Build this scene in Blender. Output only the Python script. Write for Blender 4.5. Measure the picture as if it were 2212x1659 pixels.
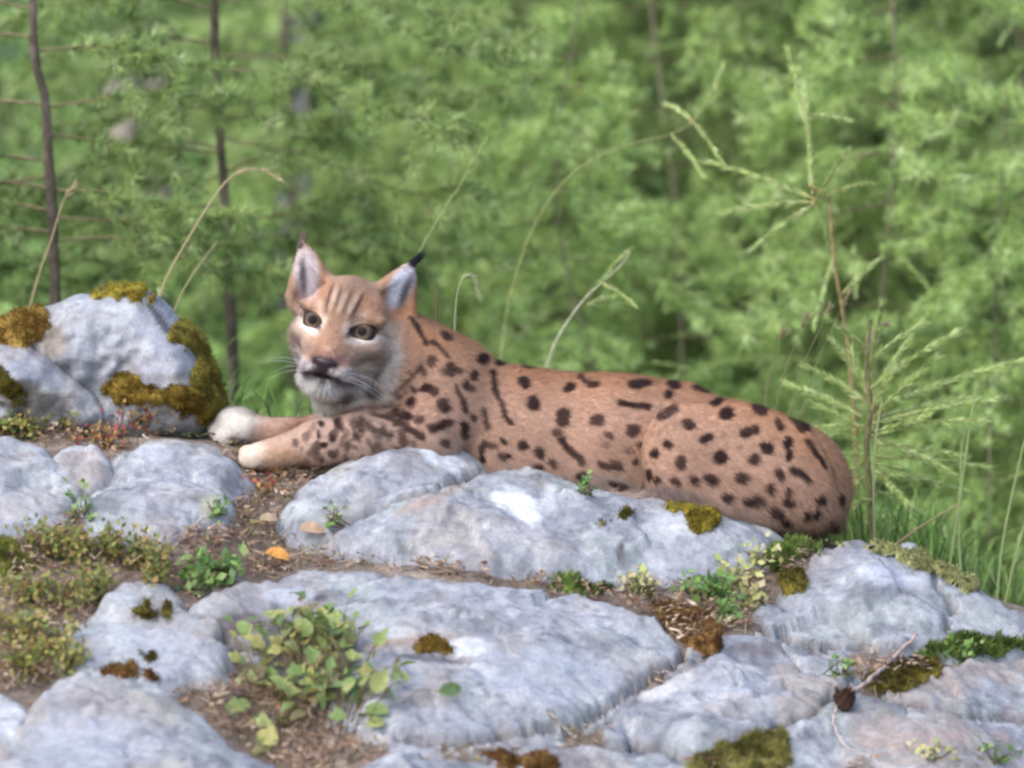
import bpy, math, random
import numpy as np
from mathutils import Vector, Matrix
from mathutils.bvhtree import BVHTree

rad = math.radians
random.seed(7)
rng = np.random.default_rng(7)
scene = bpy.context.scene
for o in list(bpy.data.objects):
    bpy.data.objects.remove(o, do_unlink=True)

# ------------------------------------------------------------------ camera
S = 1350.0            # layout units per metre at the animal (the layout frame is 2212 x 1659 units)
CX, CY = 1106.0, 829.5
D = 20.0              # distance camera - animal in metres
PITCH = rad(3.0)
FWD = np.array([0, math.cos(PITCH), -math.sin(PITCH)])
UP = np.array([0, math.sin(PITCH), math.cos(PITCH)])
RIGHT = np.array([1.0, 0, 0])
CAM = -D * FWD
cam_data = bpy.data.cameras.new("camera")
cam = bpy.data.objects.new("camera", cam_data)
scene.collection.objects.link(cam)
cam.location = CAM
cam.rotation_euler = (math.pi / 2 - PITCH, 0, 0)
cam_data.sensor_width = 36.0
cam_data.lens = 36.0 * D / (2212.0 / S)
cam_data.clip_start = 0.1
cam_data.clip_end = 2000
cam_data.dof.use_dof = True
cam_data.dof.focus_distance = D - 0.02
cam_data.dof.aperture_fstop = cam_data.lens / 1000.0 / 0.15
scene.camera = cam

# ------------------------------------------------------------------ light
SUN_ELEV, SUN_AZ = rad(44), rad(-140)     # high sun behind thin cloud, over the viewer's left shoulder
world = bpy.data.worlds.new("World")
scene.world = world
world.use_nodes = True
wn = world.node_tree.nodes
wn.clear()
sky = wn.new("ShaderNodeTexSky")
sky.sky_type = 'NISHITA'
sky.sun_disc = False
sky.sun_elevation = SUN_ELEV
sky.sun_rotation = SUN_AZ
sky.altitude = 1500
sky.air_density = 1.0
sky.dust_density = 6.0
sky.ozone_density = 1.0
bg = wn.new("ShaderNodeBackground")
bg.inputs[1].default_value = 0.15
wo = wn.new("ShaderNodeOutputWorld")
world.node_tree.links.new(sky.outputs[0], bg.inputs[0])
world.node_tree.links.new(bg.outputs[0], wo.inputs[0])
sun_data = bpy.data.lights.new("sun", 'SUN')
sun_data.energy = 0.95
sun_data.angle = rad(75)
sun_data.color = (1.0, 0.93, 0.84)
sun = bpy.data.objects.new("sun", sun_data)
scene.collection.objects.link(sun)
sdir = Vector((math.sin(SUN_AZ) * math.cos(SUN_ELEV), math.cos(SUN_AZ) * math.cos(SUN_ELEV), math.sin(SUN_ELEV)))
sun.rotation_euler = sdir.to_track_quat('Z', 'Y').to_euler()
scene.view_settings.view_transform = 'Standard'
scene.view_settings.look = 'None'
scene.view_settings.exposure = 1.42
scene.view_settings.gamma = 1.0
scene.view_settings.use_curve_mapping = False
scene.cycles.max_bounces = 6
scene.cycles.diffuse_bounces = 3
scene.cycles.transmission_bounces = 3
scene.cycles.transparent_max_bounces = 4
scene.cycles.pixel_filter_type = 'GAUSSIAN'
scene.cycles.filter_width = 3.0           # soft, like the strongly enlarged photograph

# ------------------------------------------------------------------ helpers
def pt(px, py, y):
    """layout position at depth plane Y=y -> world point(s)"""
    px, py, y = np.broadcast_arrays(np.asarray(px, float), np.asarray(py, float), np.asarray(y, float))
    dx = (px - CX) / S
    u = (CY - py) / S
    diry = FWD[1] * D + UP[1] * u
    t = (y - CAM[1]) / diry
    return np.stack([t * dx, y, CAM[2] + t * (FWD[2] * D + UP[2] * u)], -1)

def proj(P):
    v = P - CAM
    z = v @ FWD
    return CX + (v @ RIGHT) / z * D * S, CY - (v @ UP) / z * D * S

def hash3(ix, iy, iz, seed):
    h = (ix.astype(np.int64) * 374761393 + iy.astype(np.int64) * 668265263 + iz.astype(np.int64) * 2147483647 + seed * 974634777) & 0xffffffff
    h = ((h ^ (h >> 13)) * 1274126177) & 0xffffffff
    h = ((h ^ (h >> 16)) * 2246822519) & 0xffffffff
    return ((h ^ (h >> 15)) & 0xffffff) / float(0xffffff) * 2 - 1

def vnoise(P, scale, seed=0):
    Q = np.asarray(P, float) * scale + 1000.0
    I = np.floor(Q).astype(np.int64)
    f = Q - I
    f = f * f * f * (f * (f * 6 - 15) + 10)
    r = 0
    for a in (0, 1):
        for b in (0, 1):
            for c in (0, 1):
                w = (f[..., 0] if a else 1 - f[..., 0]) * (f[..., 1] if b else 1 - f[..., 1]) * (f[..., 2] if c else 1 - f[..., 2])
                r = r + w * hash3(I[..., 0] + a, I[..., 1] + b, I[..., 2] + c, seed)
    return r

def fbm(P, scale, octaves=4, seed=0, gain=0.5):
    r, a = 0, 1.0
    for k in range(octaves):
        r = r + a * vnoise(P, scale * 2 ** k, seed + k * 17)
        a *= gain
    return r

def sstep(a, b, x):
    t = np.clip((x - a) / (b - a), 0, 1)
    return t * t * (3 - 2 * t)

def lerp(a, b, t):
    a = np.asarray(a, float); b = np.asarray(b, float)
    return a + (b - a) * np.asarray(t)[..., None]

def poly_sd(pts, poly):
    """signed distance, positive inside"""
    x, y = pts[:, 0], pts[:, 1]
    best = np.full(len(pts), 1e9)
    inside = np.zeros(len(pts), bool)
    n = len(poly)
    for i in range(n):
        ax, ay = poly[i]; bx, by = poly[(i + 1) % n]
        ex, ey = bx - ax, by - ay
        L = ex * ex + ey * ey + 1e-12
        t = np.clip(((x - ax) * ex + (y - ay) * ey) / L, 0, 1)
        dd = np.hypot(x - ax - t * ex, y - ay - t * ey)
        best = np.minimum(best, dd)
        if ay != by:
            c = ((ay > y) != (by > y)) & (x < (bx - ax) * (y - ay) / (by - ay) + ax)
            inside ^= c
    return np.where(inside, best, -best)

def smooth_poly(poly, n=3):
    p = np.array(poly, float)
    for _ in range(n):                       # Chaikin
        q = np.roll(p, -1, 0)
        p = np.stack([p * .75 + q * .25, p * .25 + q * .75], 1).reshape(-1, 2)
    return p

# ------------------------------------------------------------------ mesh building
def make_mesh(name, V, F, col=None, smooth=True, nrm=None):
    V = np.ascontiguousarray(V, np.float32)
    F = np.ascontiguousarray(F, np.int32)
    me = bpy.data.meshes.new(name)
    k = F.shape[1]
    me.vertices.add(len(V)); me.vertices.foreach_set("co", V.ravel())
    me.loops.add(F.size); me.loops.foreach_set("vertex_index", F.ravel())
    me.polygons.add(len(F))
    me.polygons.foreach_set("loop_start", np.arange(0, F.size, k, dtype=np.int32))
    me.polygons.foreach_set("loop_total", np.full(len(F), k, np.int32))
    me.polygons.foreach_set("use_smooth", np.full(len(F), smooth, bool))
    if col is not None:
        c = np.ones((len(V), 4), np.float32)
        c[:, :3] = np.clip(col, 0, 1)
        a = me.color_attributes.new("Col", 'FLOAT_COLOR', 'POINT')
        a.data.foreach_set("color", c.ravel())
    if nrm is not None:
        a = me.attributes.new("nrm", 'FLOAT_VECTOR', 'POINT')
        a.data.foreach_set("vector", np.ascontiguousarray(nrm, np.float32).ravel())
    me.update()
    return me

def tag(o, label=None, cat=None, group=None, kind=None):
    if label: o["label"] = label
    if cat: o["category"] = cat
    if group: o["group"] = group
    if kind: o["kind"] = kind
    return o

def link(o, parent=None):
    scene.collection.objects.link(o)
    if parent is not None:
        o.parent = parent
    return o

def thing(name, label, cat, loc, group=None):
    o = bpy.data.objects.new(name, None)
    o.empty_display_size = 0.05
    o.location = Vector([float(c) for c in loc])
    link(o)
    return tag(o, label, cat, group)

def part(name, V, F, mat, parent=None, col=None, kind=None, smooth=True, nrm=None):
    """V in world coordinates"""
    V = np.asarray(V, float)
    if parent is not None:
        off = np.array(parent.location)
        q = parent.parent
        while q is not None:
            off = off + np.array(q.location); q = q.parent
        V = V - off
        loc = (0, 0, 0)
    else:
        loc = np.array([V[:, 0].mean(), V[:, 1].mean(), V[:, 2].min()])
        V = V - loc
    me = make_mesh(name, V, F, col, smooth, nrm)
    me.materials.append(mat)
    o = bpy.data.objects.new(name, me)
    o.location = loc
    link(o, parent)
    if kind: o["kind"] = kind
    return o

def tube(P, R, sides=7):
    P = np.asarray(P, float); n = len(P)
    R = np.broadcast_to(np.asarray(R, float), (n,))
    T = np.gradient(P, axis=0)
    T /= np.linalg.norm(T, axis=1)[:, None] + 1e-9
    ref = np.array([0.31, 0.87, 0.23])
    A = np.cross(T, ref); A /= np.linalg.norm(A, axis=1)[:, None] + 1e-9
    B = np.cross(T, A)
    th = np.linspace(0, 2 * np.pi, sides, endpoint=False)
    V = P[:, None] + R[:, None, None] * (A[:, None] * np.cos(th)[None, :, None] + B[:, None] * np.sin(th)[None, :, None])
    V = V.reshape(-1, 3)
    i = np.arange(n - 1)[:, None] * sides; j = np.arange(sides)[None]; j2 = (j + 1) % sides
    F = np.stack([i + j, i + j2, i + sides + j2, i + sides + j], -1).reshape(-1, 4)
    return V, F

def spline(pts, n=40):
    """Catmull-Rom through points (k,dim)"""
    p = np.asarray(pts, float)
    p = np.vstack([2 * p[0] - p[1], p, 2 * p[-1] - p[-2]])
    t = np.linspace(0, len(p) - 3 - 1e-6, n)
    i = t.astype(int); f = (t - i)[:, None]
    a, b, c, d = p[i], p[i + 1], p[i + 2], p[i + 3]
    return 0.5 * (2 * b + (c - a) * f + (2 * a - 5 * b + 4 * c - d) * f ** 2 + (3 * b - a - 3 * c + d) * f ** 3)

class Soup:
    """collects vertices / triangles with colours"""
    def __init__(self): self.V, self.F, self.C, self.n = [], [], [], 0
    def add(self, V, F, C):
        V = np.asarray(V, float).reshape(-1, 3); F = np.asarray(F, int)
        if F.shape[1] == 4:
            F = np.vstack([F[:, [0, 1, 2]], F[:, [0, 2, 3]]])
        C = np.broadcast_to(np.asarray(C, float), (len(V), 3))
        self.V.append(V); self.F.append(F + self.n); self.C.append(C); self.n += len(V)
    def tris(self, T, C):
        """T (N,3,3), C (N,3)"""
        N = len(T)
        self.add(T.reshape(-1, 3), np.arange(3 * N).reshape(-1, 3), np.repeat(np.broadcast_to(C, (N, 3)), 3, 0))
    def get(self): return np.vstack(self.V), np.vstack(self.F), np.vstack(self.C)
    def build(self, name, mat, parent=None, kind=None, smooth=True):
        V, F, C = self.get()
        return part(name, V, F, mat, parent, C, kind, smooth)

def unit(v): return v / (np.linalg.norm(v, axis=-1, keepdims=True) + 1e-9)
def rdir(n): return unit(rng.normal(size=(n, 3)))

def needle_tris(P, Dv, L, W):
    """thin triangles from P along Dv"""
    side = unit(np.cross(Dv, rdir(len(P))))
    L = np.broadcast_to(np.asarray(L, float), (len(P),))[:, None]
    W = np.broadcast_to(np.asarray(W, float), (len(P),))[:, None]
    return np.stack([P - side * W / 2, P + side * W / 2, P + Dv * L], 1)

def blades(P, H, W, lean, C, Ctip=None):
    """grass blades: P roots, H heights, lean (N,3) horizontal lean vectors; 5 vertices each"""
    N = len(P)
    side = unit(np.cross(lean + 1e-6 * rng.normal(size=lean.shape), [0, 0, 1.0]) + 0.5 * rng.normal(size=(N, 3)) * [1, 1, 0])
    up = np.array([0, 0, 1.0])
    H = H[:, None]; W = W[:, None]
    m = P + up * H * 0.55 + lean * H * 0.28
    t = P + up * H * (0.95 - 0.25 * np.linalg.norm(lean, axis=1, keepdims=True)) + lean * H * 0.95
    V = np.stack([P - side * W / 2, P + side * W / 2, m - side * W * .42, m + side * W * .42, t], 1)
    b = np.arange(N)[:, None] * 5
    F = np.concatenate([b + [0, 1, 3], b + [0, 3, 2], b + [2, 3, 4]])
    Ct = C if Ctip is None else Ctip
    Cv = np.stack([C, C, (C + Ct) / 2, (C + Ct) / 2, Ct], 1).reshape(-1, 3)
    return V.reshape(-1, 3), F, Cv

# ------------------------------------------------------------------ materials
def nodes_of(name):
    m = bpy.data.materials.new(name); m.use_nodes = True
    nt = m.node_tree; nt.nodes.clear()
    return m, nt, nt.nodes, nt.links

def foliage_mat(name, transl=0.35, rough=0.6, spec=0.25):
    m, nt, N, L = nodes_of(name)
    a = N.new("ShaderNodeAttribute"); a.attribute_name = "Col"
    p = N.new("ShaderNodeBsdfPrincipled")
    p.inputs["Roughness"].default_value = rough
    p.inputs["Specular IOR Level"].default_value = spec
    t = N.new("ShaderNodeBsdfTranslucent")
    mx = N.new("ShaderNodeMixShader"); mx.inputs[0].default_value = transl
    o = N.new("ShaderNodeOutputMaterial")
    L.new(a.outputs[0], p.inputs["Base Color"]); L.new(a.outputs[0], t.inputs[0])
    L.new(p.outputs[0], mx.inputs[1]); L.new(t.outputs[0], mx.inputs[2]); L.new(mx.outputs[0], o.inputs[0])
    return m

def surf_mat(name, rough=0.85, spec=0.25, bumps=((180, 0.35, 0.004),), mottles=((60, 0.25),), nrm=False, sheen=0.0):
    """vertex colour x procedural mottling, with layered noise bump"""
    m, nt, N, L = nodes_of(name)
    a = N.new("ShaderNodeAttribute"); a.attribute_name = "Col"
    tc = N.new("ShaderNodeTexCoord")
    col = a.outputs[0]
    for sc, amt in mottles:
        nz = N.new("ShaderNodeTexNoise"); nz.inputs["Scale"].default_value = sc
        nz.inputs["Detail"].default_value = 3; nz.inputs["Roughness"].default_value = 0.65
        L.new(tc.outputs["Object"], nz.inputs["Vector"])
        mr = N.new("ShaderNodeMapRange")
        mr.inputs[1].default_value = 0.3; mr.inputs[2].default_value = 0.7
        mr.inputs[3].default_value = 1 - amt; mr.inputs[4].default_value = 1 + amt
        L.new(nz.outputs[0], mr.inputs[0])
        mu = N.new("ShaderNodeVectorMath"); mu.operation = 'SCALE'
        L.new(col, mu.inputs[0]); L.new(mr.outputs[0], mu.inputs["Scale"])
        col = mu.outputs[0]
    p = N.new("ShaderNodeBsdfPrincipled")
    p.inputs["Roughness"].default_value = rough
    p.inputs["Specular IOR Level"].default_value = spec
    p.inputs["Sheen Weight"].default_value = sheen
    p.inputs["Sheen Roughness"].default_value = 0.6
    L.new(col, p.inputs["Base Color"])
    prev = None
    for sc, st, dist in bumps:
        nz = N.new("ShaderNodeTexNoise"); nz.inputs["Scale"].default_value = sc
        nz.inputs["Detail"].default_value = 4; nz.inputs["Roughness"].default_value = 0.7
        L.new(tc.outputs["Object"], nz.inputs["Vector"])
        b = N.new("ShaderNodeBump"); b.inputs["Strength"].default_value = st; b.inputs["Distance"].default_value = dist
        L.new(nz.outputs[0], b.inputs["Height"])
        if prev is not None: L.new(prev, b.inputs["Normal"])
        prev = b.outputs[0]
    if nrm:
        an = N.new("ShaderNodeAttribute"); an.attribute_name = "nrm"
        prev = an.outputs["Vector"]
    if prev is not None: L.new(prev, p.inputs["Normal"])
    o = N.new("ShaderNodeOutputMaterial"); L.new(p.outputs[0], o.inputs[0])
    return m

M_rock = surf_mat("grey_rock", 0.9, 0.2, ((22, 0.35, 0.010), (110, 0.3, 0.003)), ((14, 0.10), (70, 0.18), (240, 0.16)))
M_soil = surf_mat("soil", 0.95, 0.1, ((40, 0.6, 0.02), (200, 0.7, 0.006)), ((30, 0.3), (160, 0.35)))
M_moss = surf_mat("moss", 0.95, 0.1, ((160, 0.8, 0.006),), ((50, 0.25), (300, 0.35)))
M_bark = surf_mat("bark", 0.9, 0.15, ((90, 0.8, 0.006),), ((60, 0.35), (200, 0.25)))
M_leaf = foliage_mat("leaf", 0.3, 0.5, 0.35)
M_needle = foliage_mat("needle", 0.3, 0.55, 0.3)
M_grass = foliage_mat("grass_blade", 0.3, 0.55, 0.3)
M_dry = foliage_mat("dry_litter", 0.15, 0.8, 0.15)
M_skin = surf_mat("coat", 0.9, 0.1, (), ((200, 0.12),))
M_fur = surf_mat("fur", 0.75, 0.12, (), (), nrm=True)
M_eye = surf_mat("eye", 0.4, 0.08, (), ())
M_nose = surf_mat("nose_skin", 0.4, 0.4, ((400, 0.4, 0.001),), ())

# ------------------------------------------------------------------ terrain
CR = np.array([(-600, 890), (0, 905), (300, 925), (480, 950), (560, 985), (680, 1000), (860, 990), (1000, 1004), (1200, 1046), (1400, 1096),
               (1600, 1128), (1800, 1172), (2000, 1215), (2212, 1315), (2500, 1430), (3000, 1500)], float)
_cs = spline(CR, 400)
def crest(X):
    px = CX + X * S
    o = np.argsort(_cs[:, 0])
    return (CY - np.interp(px, _cs[o, 0], _cs[o, 1])) / S

def G(X, Y):
    X = np.asarray(X, float); Y = np.asarray(Y, float)
    zc = crest(X)
    fade = sstep(4.0, 0.6, np.abs(Y))
    zc = zc * fade + (-0.2) * (1 - fade)
    f = np.where(Y < 0, -0.95 * np.tanh(0.5 * np.abs(Y) / 0.95), 0)
    soft = np.where(np.abs(Y) < 0.08, 0.25 * (0.08 - np.abs(Y)) ** 2 / 0.08 * -1.0, 0)
    f = f + soft
    drop = -0.40 * sstep(0.36, 1.5, Y)
    h = np.maximum(0, Y - 1.7)
    hill = 0.5 * (np.sqrt(h * h + 0.25) - 0.5)
    hill = 70 * np.tanh(hill / 70)
    return zc + f + drop + hill

def soil_z(X, Y):
    P = np.stack([X, Y, 0 * X], -1)
    amp = 1.0
    z = G(X, Y) - 0.021 + 0.009 * fbm(P, 9, 4, 3)
    big = sstep(2, 8, np.abs(Y)) + sstep(2, 8, np.abs(X))
    return z + 0.25 * big * vnoise(P, 0.4, 9)

def axis(c0, c1, step, far, grow=1.25):
    mid = np.arange(c0, c1 + step / 2, step)
    out = []; s = step; p = c1
    while p < far:
        s *= grow; p += s; out.append(p)
    lo = []; s = step; p = c0
    while p > -far:
        s *= grow; p -= s; lo.append(p)
    return np.concatenate([lo[::-1], mid, out])

xs = axis(-1.0, 1.0, 0.010, 400); ys = axis(-1.2, 1.6, 0.010, 400)
gx, gy = np.meshgrid(xs, ys, indexing='ij')
gz = soil_z(gx.ravel(), gy.ravel())
GV = np.stack([gx.ravel(), gy.ravel(), gz], -1)
ii, jj = np.meshgrid(np.arange(len(xs) - 1), np.arange(len(ys) - 1), indexing='ij')
base = (ii * len(ys) + jj).ravel()
GF = np.stack([base, base + len(ys), base + len(ys) + 1, base + 1], -1)
n1 = fbm(GV, 7, 4, 21); n2 = fbm(GV, 30, 3, 22)
gc = lerp((0.19, 0.15, 0.12), (0.30, 0.245, 0.205), sstep(-0.6, 0.7, n1))
gc = lerp(gc, (0.10, 0.065, 0.05), sstep(0.25, 0.9, n2) * 0.8)
gc = lerp(gc, (0.13, 0.19, 0.06), sstep(0.5, 1.1, GV[:, 1]) * 0.95)
ground = part("ground", GV, GF, M_soil, None, gc, "structure")
BV, BF, boff = [GV], [GF], len(GV)

def register(V, F):
    global boff
    BV.append(V); BF.append(F + boff); boff += len(V)

def hit_G(px, py):
    """layout position -> point on the smooth outcrop surface"""
    d = FWD * D + RIGHT * (px - CX) / S + UP * (CY - py) / S
    ts = np.linspace(0.90, 1.06, 2400)
    P = CAM + ts[:, None] * d
    below = P[:, 2] < G(P[:, 0], P[:, 1])
    i = int(np.argmax(below)) if below.any() else len(ts) - 1
    return P[i]

# ------------------------------------------------------------------ rock slabs
ROCKS = {}
CRACKS = [([(860, 1588), (1000, 1598), (1130, 1578), (1270, 1550), (1340, 1500), (1420, 1450), (1480, 1415)], 14, 0.032), ([(1230, 1588), (1350, 1610), (1440, 1612), (1500, 1645)], 15, 0.036),
          ([(1870, 1430), (1800, 1500), (1760, 1535), (1690, 1565), (1640, 1605)], 10, 0.032), ([(1870, 1490), (1990, 1522), (2100, 1540), (2230, 1556)], 9, 0.026),
          ([(1052, 1012), (980, 1042), (880, 1068), (800, 1102), (720, 1142)], 8, 0.016), ([(1640, 1350), (1720, 1388), (1850, 1398), (1980, 1386)], 9, 0.022),
          ([(470, 1372), (560, 1400), (640, 1450)], 9, 0.02), ([(2015, 1205), (2022, 1260), (2062, 1300), (2040, 1360)], 8, 0.014), ([(1330, 1180), (1345, 1215), (1320, 1240)], 7, 0.012)]
POLYS = []
def rock_colour(V, seed, tone=1.0, warm=0.0, paint=()):
    n1 = fbm(V + seed, 6, 4, 40); n2 = fbm(V + seed, 22, 4, 41, 0.62); n3 = fbm(V * [1, 1, 2.5] + seed, 60, 3, 42); n4 = fbm(V + seed, 11, 3, 44)
    c = lerp((0.37, 0.385, 0.42), (0.46, 0.475, 0.515), sstep(-0.5, 0.5, n1))
    c = lerp(c, (0.43, 0.47, 0.46), sstep(0.0, 0.6, n4) * 0.6)                   # greenish grey
    c = lerp(c, (0.37, 0.385, 0.43), sstep(0.0, 0.6, -n4) * 0.5)                  # lavender grey
    c = lerp(c, (0.66, 0.67, 0.68), sstep(0.25, 0.75, n2) * 0.55)                 # pale lichen
    c = lerp(c, (0.17, 0.18, 0.205), sstep(0.30, 0.85, -n2) * 0.6)              # dark lichen
    c = lerp(c, (0.14, 0.14, 0.155), sstep(0.45, 0.9, n3) * 0.55)
    c = lerp(c, (0.46, 0.36, 0.29), sstep(0.05, 0.75, fbm(V + seed, 9, 3, 43)) * (0.30 + warm))
    px, py = proj(V)
    for (x, y, rx, ry, ang, colr, al) in paint:
        ca, sa = math.cos(rad(ang)), math.sin(rad(ang))
        u = ((px - x) * ca + (py - y) * sa) / rx; v = (-(px - x) * sa + (py - y) * ca) / ry
        q = np.sqrt(u * u + v * v) + 0.35 * n2
        c = lerp(c, colr, sstep(1.15, 0.75, q) * al)
    return c * tone * 0.64

def rock(name, label, poly, lift=0.0, w=0.05, edge=0.035, rough=1.0, seed=0, step=0.0055, tone=1.0, warm=0.0, paint=(), cracks=(), tilt=0.0):
    poly = smooth_poly(poly, 2)
    XY = np.array([hit_G(*p)[:2] for p in poly])
    lo = XY.min(0) - 0.07; hi = XY.max(0) + 0.07
    gx = np.arange(lo[0], hi[0], step); gy = np.arange(lo[1], hi[1], step)
    X, Y = np.meshgrid(gx, gy, indexing='ij')
    P = np.stack([X.ravel(), Y.ravel()], -1)
    P3 = np.column_stack([P, np.full(len(P), seed * 3.7)])
    d = poly_sd(P, XY) + 0.027 + 0.010 * fbm(P3, 18, 3, 5) + 0.004 * fbm(P3, 60, 2, 6)
    POLYS.append(XY)
    w = w * 0.6
    e = np.clip(d / w, 0, 1)
    prof = 1 - (1 - e) ** 2.2
    edge = 0.012 + edge * 0.34
    top = G(P[:, 0], P[:, 1]) + 0.002 + 0.62 * lift * sstep(0, 0.14, d)
    z = top - edge * (1 - prof)
    z = np.where(d < 0, top - edge + d * 1.6, z)
    n = fbm(P3, 5, 2, 11) * 0.008 + fbm(P3, 14, 3, 12) * 0.005 + fbm(P3, 45, 3, 13) * 0.0022
    ridg = np.abs(vnoise(P3 * [0.8, 1.6, 1], 16, 14))
    n = n - 0.012 * sstep(0.10, 0.0, ridg) * sstep(0.0, 0.6, vnoise(P3, 4, 15))
    uu = P[:, 0] * 0.92 + P[:, 1] * 0.38; vv = -P[:, 0] * 0.38 + P[:, 1] * 0.92
    PS = np.column_stack([uu * 0.25, vv, np.full(len(P), seed * 1.9)])
    n = n + 0.0075 * fbm(PS, 26, 3, 16) - 0.006 * sstep(0.16, 0.0, np.abs(vnoise(PS, 20, 18)))
    # angular facets and small ledges
    r_ = np.random.default_rng(900 + seed)
    area = (hi - lo).prod(); K = max(4, int(area / 0.012))
    sd_ = lo + r_.random((K, 2)) * (hi - lo); so_ = r_.normal(size=K) * 0.0038; sg_ = r_.normal(size=(K, 2)) * 0.045
    Pw = np.column_stack([uu, vv * 1.8]) + 0.018 * np.stack([fbm(P3, 14, 2, 19), fbm(P3, 14, 2, 20)], -1)
    sw_ = np.column_stack([sd_[:, 0] * 0.92 + sd_[:, 1] * 0.38, (-sd_[:, 0] * 0.38 + sd_[:, 1] * 0.92) * 1.8])
    k_ = np.argmin(((Pw[:, None, :] - sw_[None]) ** 2).sum(-1), axis=1)
    n = n + so_[k_] + ((P - sd_[k_]) * sg_[k_]).sum(1)
    z = z + n * rough * sstep(-0.01, 0.03, d)
    V = np.column_stack([P, z])
    cracks = list(cracks) + CRACKS
    cmask = np.zeros(len(V))
    if cracks:
        px, py = proj(V)
        Q = np.stack([px, py], -1)
        for cr in cracks:
            pl = np.array(cr[0], float); cw, cd = cr[1], cr[2]
            dd = np.full(len(Q), 1e9)
            for a, b in zip(pl[:-1], pl[1:]):
                ab = b - a; t = np.clip(((Q - a) @ ab) / (ab @ ab), 0, 1)
                dd = np.minimum(dd, np.linalg.norm(Q - a - t[:, None] * ab, axis=1))
            dd = dd + 5 * vnoise(V, 40, 77)
            V[:, 2] -= cd * sstep(cw, 0, dd)
            cmask = np.maximum(cmask, sstep(cw * 1.0, cw * .35, dd) * min(1, cd / .02))
    keep = (d > -0.028)
    nx, ny = len(gx), len(gy)
    ii, jj = np.meshgrid(np.arange(nx - 1), np.arange(ny - 1), indexing='ij')
    b = (ii * ny + jj).ravel()
    F = np.stack([b, b + ny, b + ny + 1, b + 1], -1)
    F = F[keep[F].all(1)]
    used = np.unique(F); mp = np.full(len(V), -1); mp[used] = np.arange(len(used))
    V = V[used]; F = mp[F]
    c = rock_colour(V, seed, tone, warm, paint)
    c = lerp(c, (0.10, 0.082, 0.07), cmask[used] * 0.75)      # dirt in the cracks
    o = part(name, V, F, M_rock, None, c)
    tag(o, label, "rock", "grey rocks of the outcrop")
    register(V, F)
    ROCKS[name] = o
    return o

WH = (0.86, 0.87, 0.88); DK = (0.10, 0.10, 0.115); TAN = (0.46, 0.34, 0.27); RUST = (0.26, 0.14, 0.06); MID = (0.25, 0.26, 0.29); PURP = (0.17, 0.13, 0.14)
rock("flat_rock", "wide pale grey slab with a white crystal patch in front of the lynx's belly",
     [(720, 1165), (770, 1120), (880, 1070), (980, 1040), (1050, 1012), (1120, 1008), (1190, 1028), (1300, 1078), (1420, 1092), (1520, 1094), (1620, 1118), (1700, 1160), (1680, 1190), (1610, 1215), (1530, 1240), (1400, 1238), (1290, 1238), (1180, 1228), (1060, 1205), (930, 1180), (820, 1168)],
     lift=0.03, w=0.06, edge=0.06, seed=1,
     paint=[(1125, 1095, 62, 30, 28, WH, 1.0), (1050, 1135, 18, 11, -30, WH, .9), (1180, 1085, 20, 40, 20, (.66, .68, .70), .8), (1090, 1150, 90, 22, 0, (.52, .50, .53), .8), (930, 1080, 90, 14, -22, TAN, .6), (950, 1165, 70, 20, -8, (.55, .52, .46), .5),
            (1480, 1135, 90, 30, 10, (.66, .68, .72), .7), (1340, 1190, 8, 20, 5, DK, .9), (1380, 1125, 26, 18, -20, MID, .6), (1160, 1070, 14, 9, 0, MID, .7), (940, 1060, 20, 8, -20, MID, .7), (1100, 1045, 60, 20, 10, (.50, .54, .58), .5)])
rock("flat_rock", "smooth light grey rock hump under the lynx's forearm",
     [(615, 1120), (650, 1075), (710, 1028), (780, 985), (850, 970), (900, 962), (955, 960), (1005, 978), (1045, 1008), (1000, 1035), (900, 1062), (820, 1095), (740, 1125), (690, 1150), (640, 1140)],
     lift=0.042, w=0.07, edge=0.055, seed=2, rough=0.8, paint=[(955, 985, 60, 24, 20, (.68, .71, .75), .9), (880, 1010, 10, 34, 10, MID, .6), (760, 1060, 60, 9, -20, MID, .5)])
rock("flat_rock", "rounded pale blue-grey rock below the lynx's paws",
     [(200, 1100), (215, 1050), (240, 1005), (275, 965), (335, 943), (400, 950), (450, 955), (495, 985), (520, 1015), (490, 1055), (450, 1105), (400, 1140), (300, 1145), (225, 1135)],
     lift=0.014, w=0.08, edge=0.05, seed=3, rough=0.7, paint=[(460, 1090, 30, 20, -40, (.62, .60, .42), .6), (330, 975, 40, 24, 0, (.60, .62, .68), .7), (345, 1110, 40, 12, 0, MID, .5)])
rock("flat_rock", "flat pale grey slab beside the small stone under the mossy boulder",
     [(-120, 960), (-40, 938), (40, 945), (95, 985), (130, 1020), (128, 1070), (95, 1108), (30, 1135), (-60, 1145), (-140, 1120)],
     lift=0.01, w=0.05, seed=4, warm=0.2, paint=[(40, 1090, 80, 30, -10, (.56, .52, .52), .6)])
rock("stone", "small light grey stone wedged between two larger slabs",
     [(128, 1000), (165, 978), (205, 982), (216, 1010), (190, 1040), (150, 1055), (130, 1040)], lift=0.004, w=0.035, edge=0.03, seed=5, warm=0.15)
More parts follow.
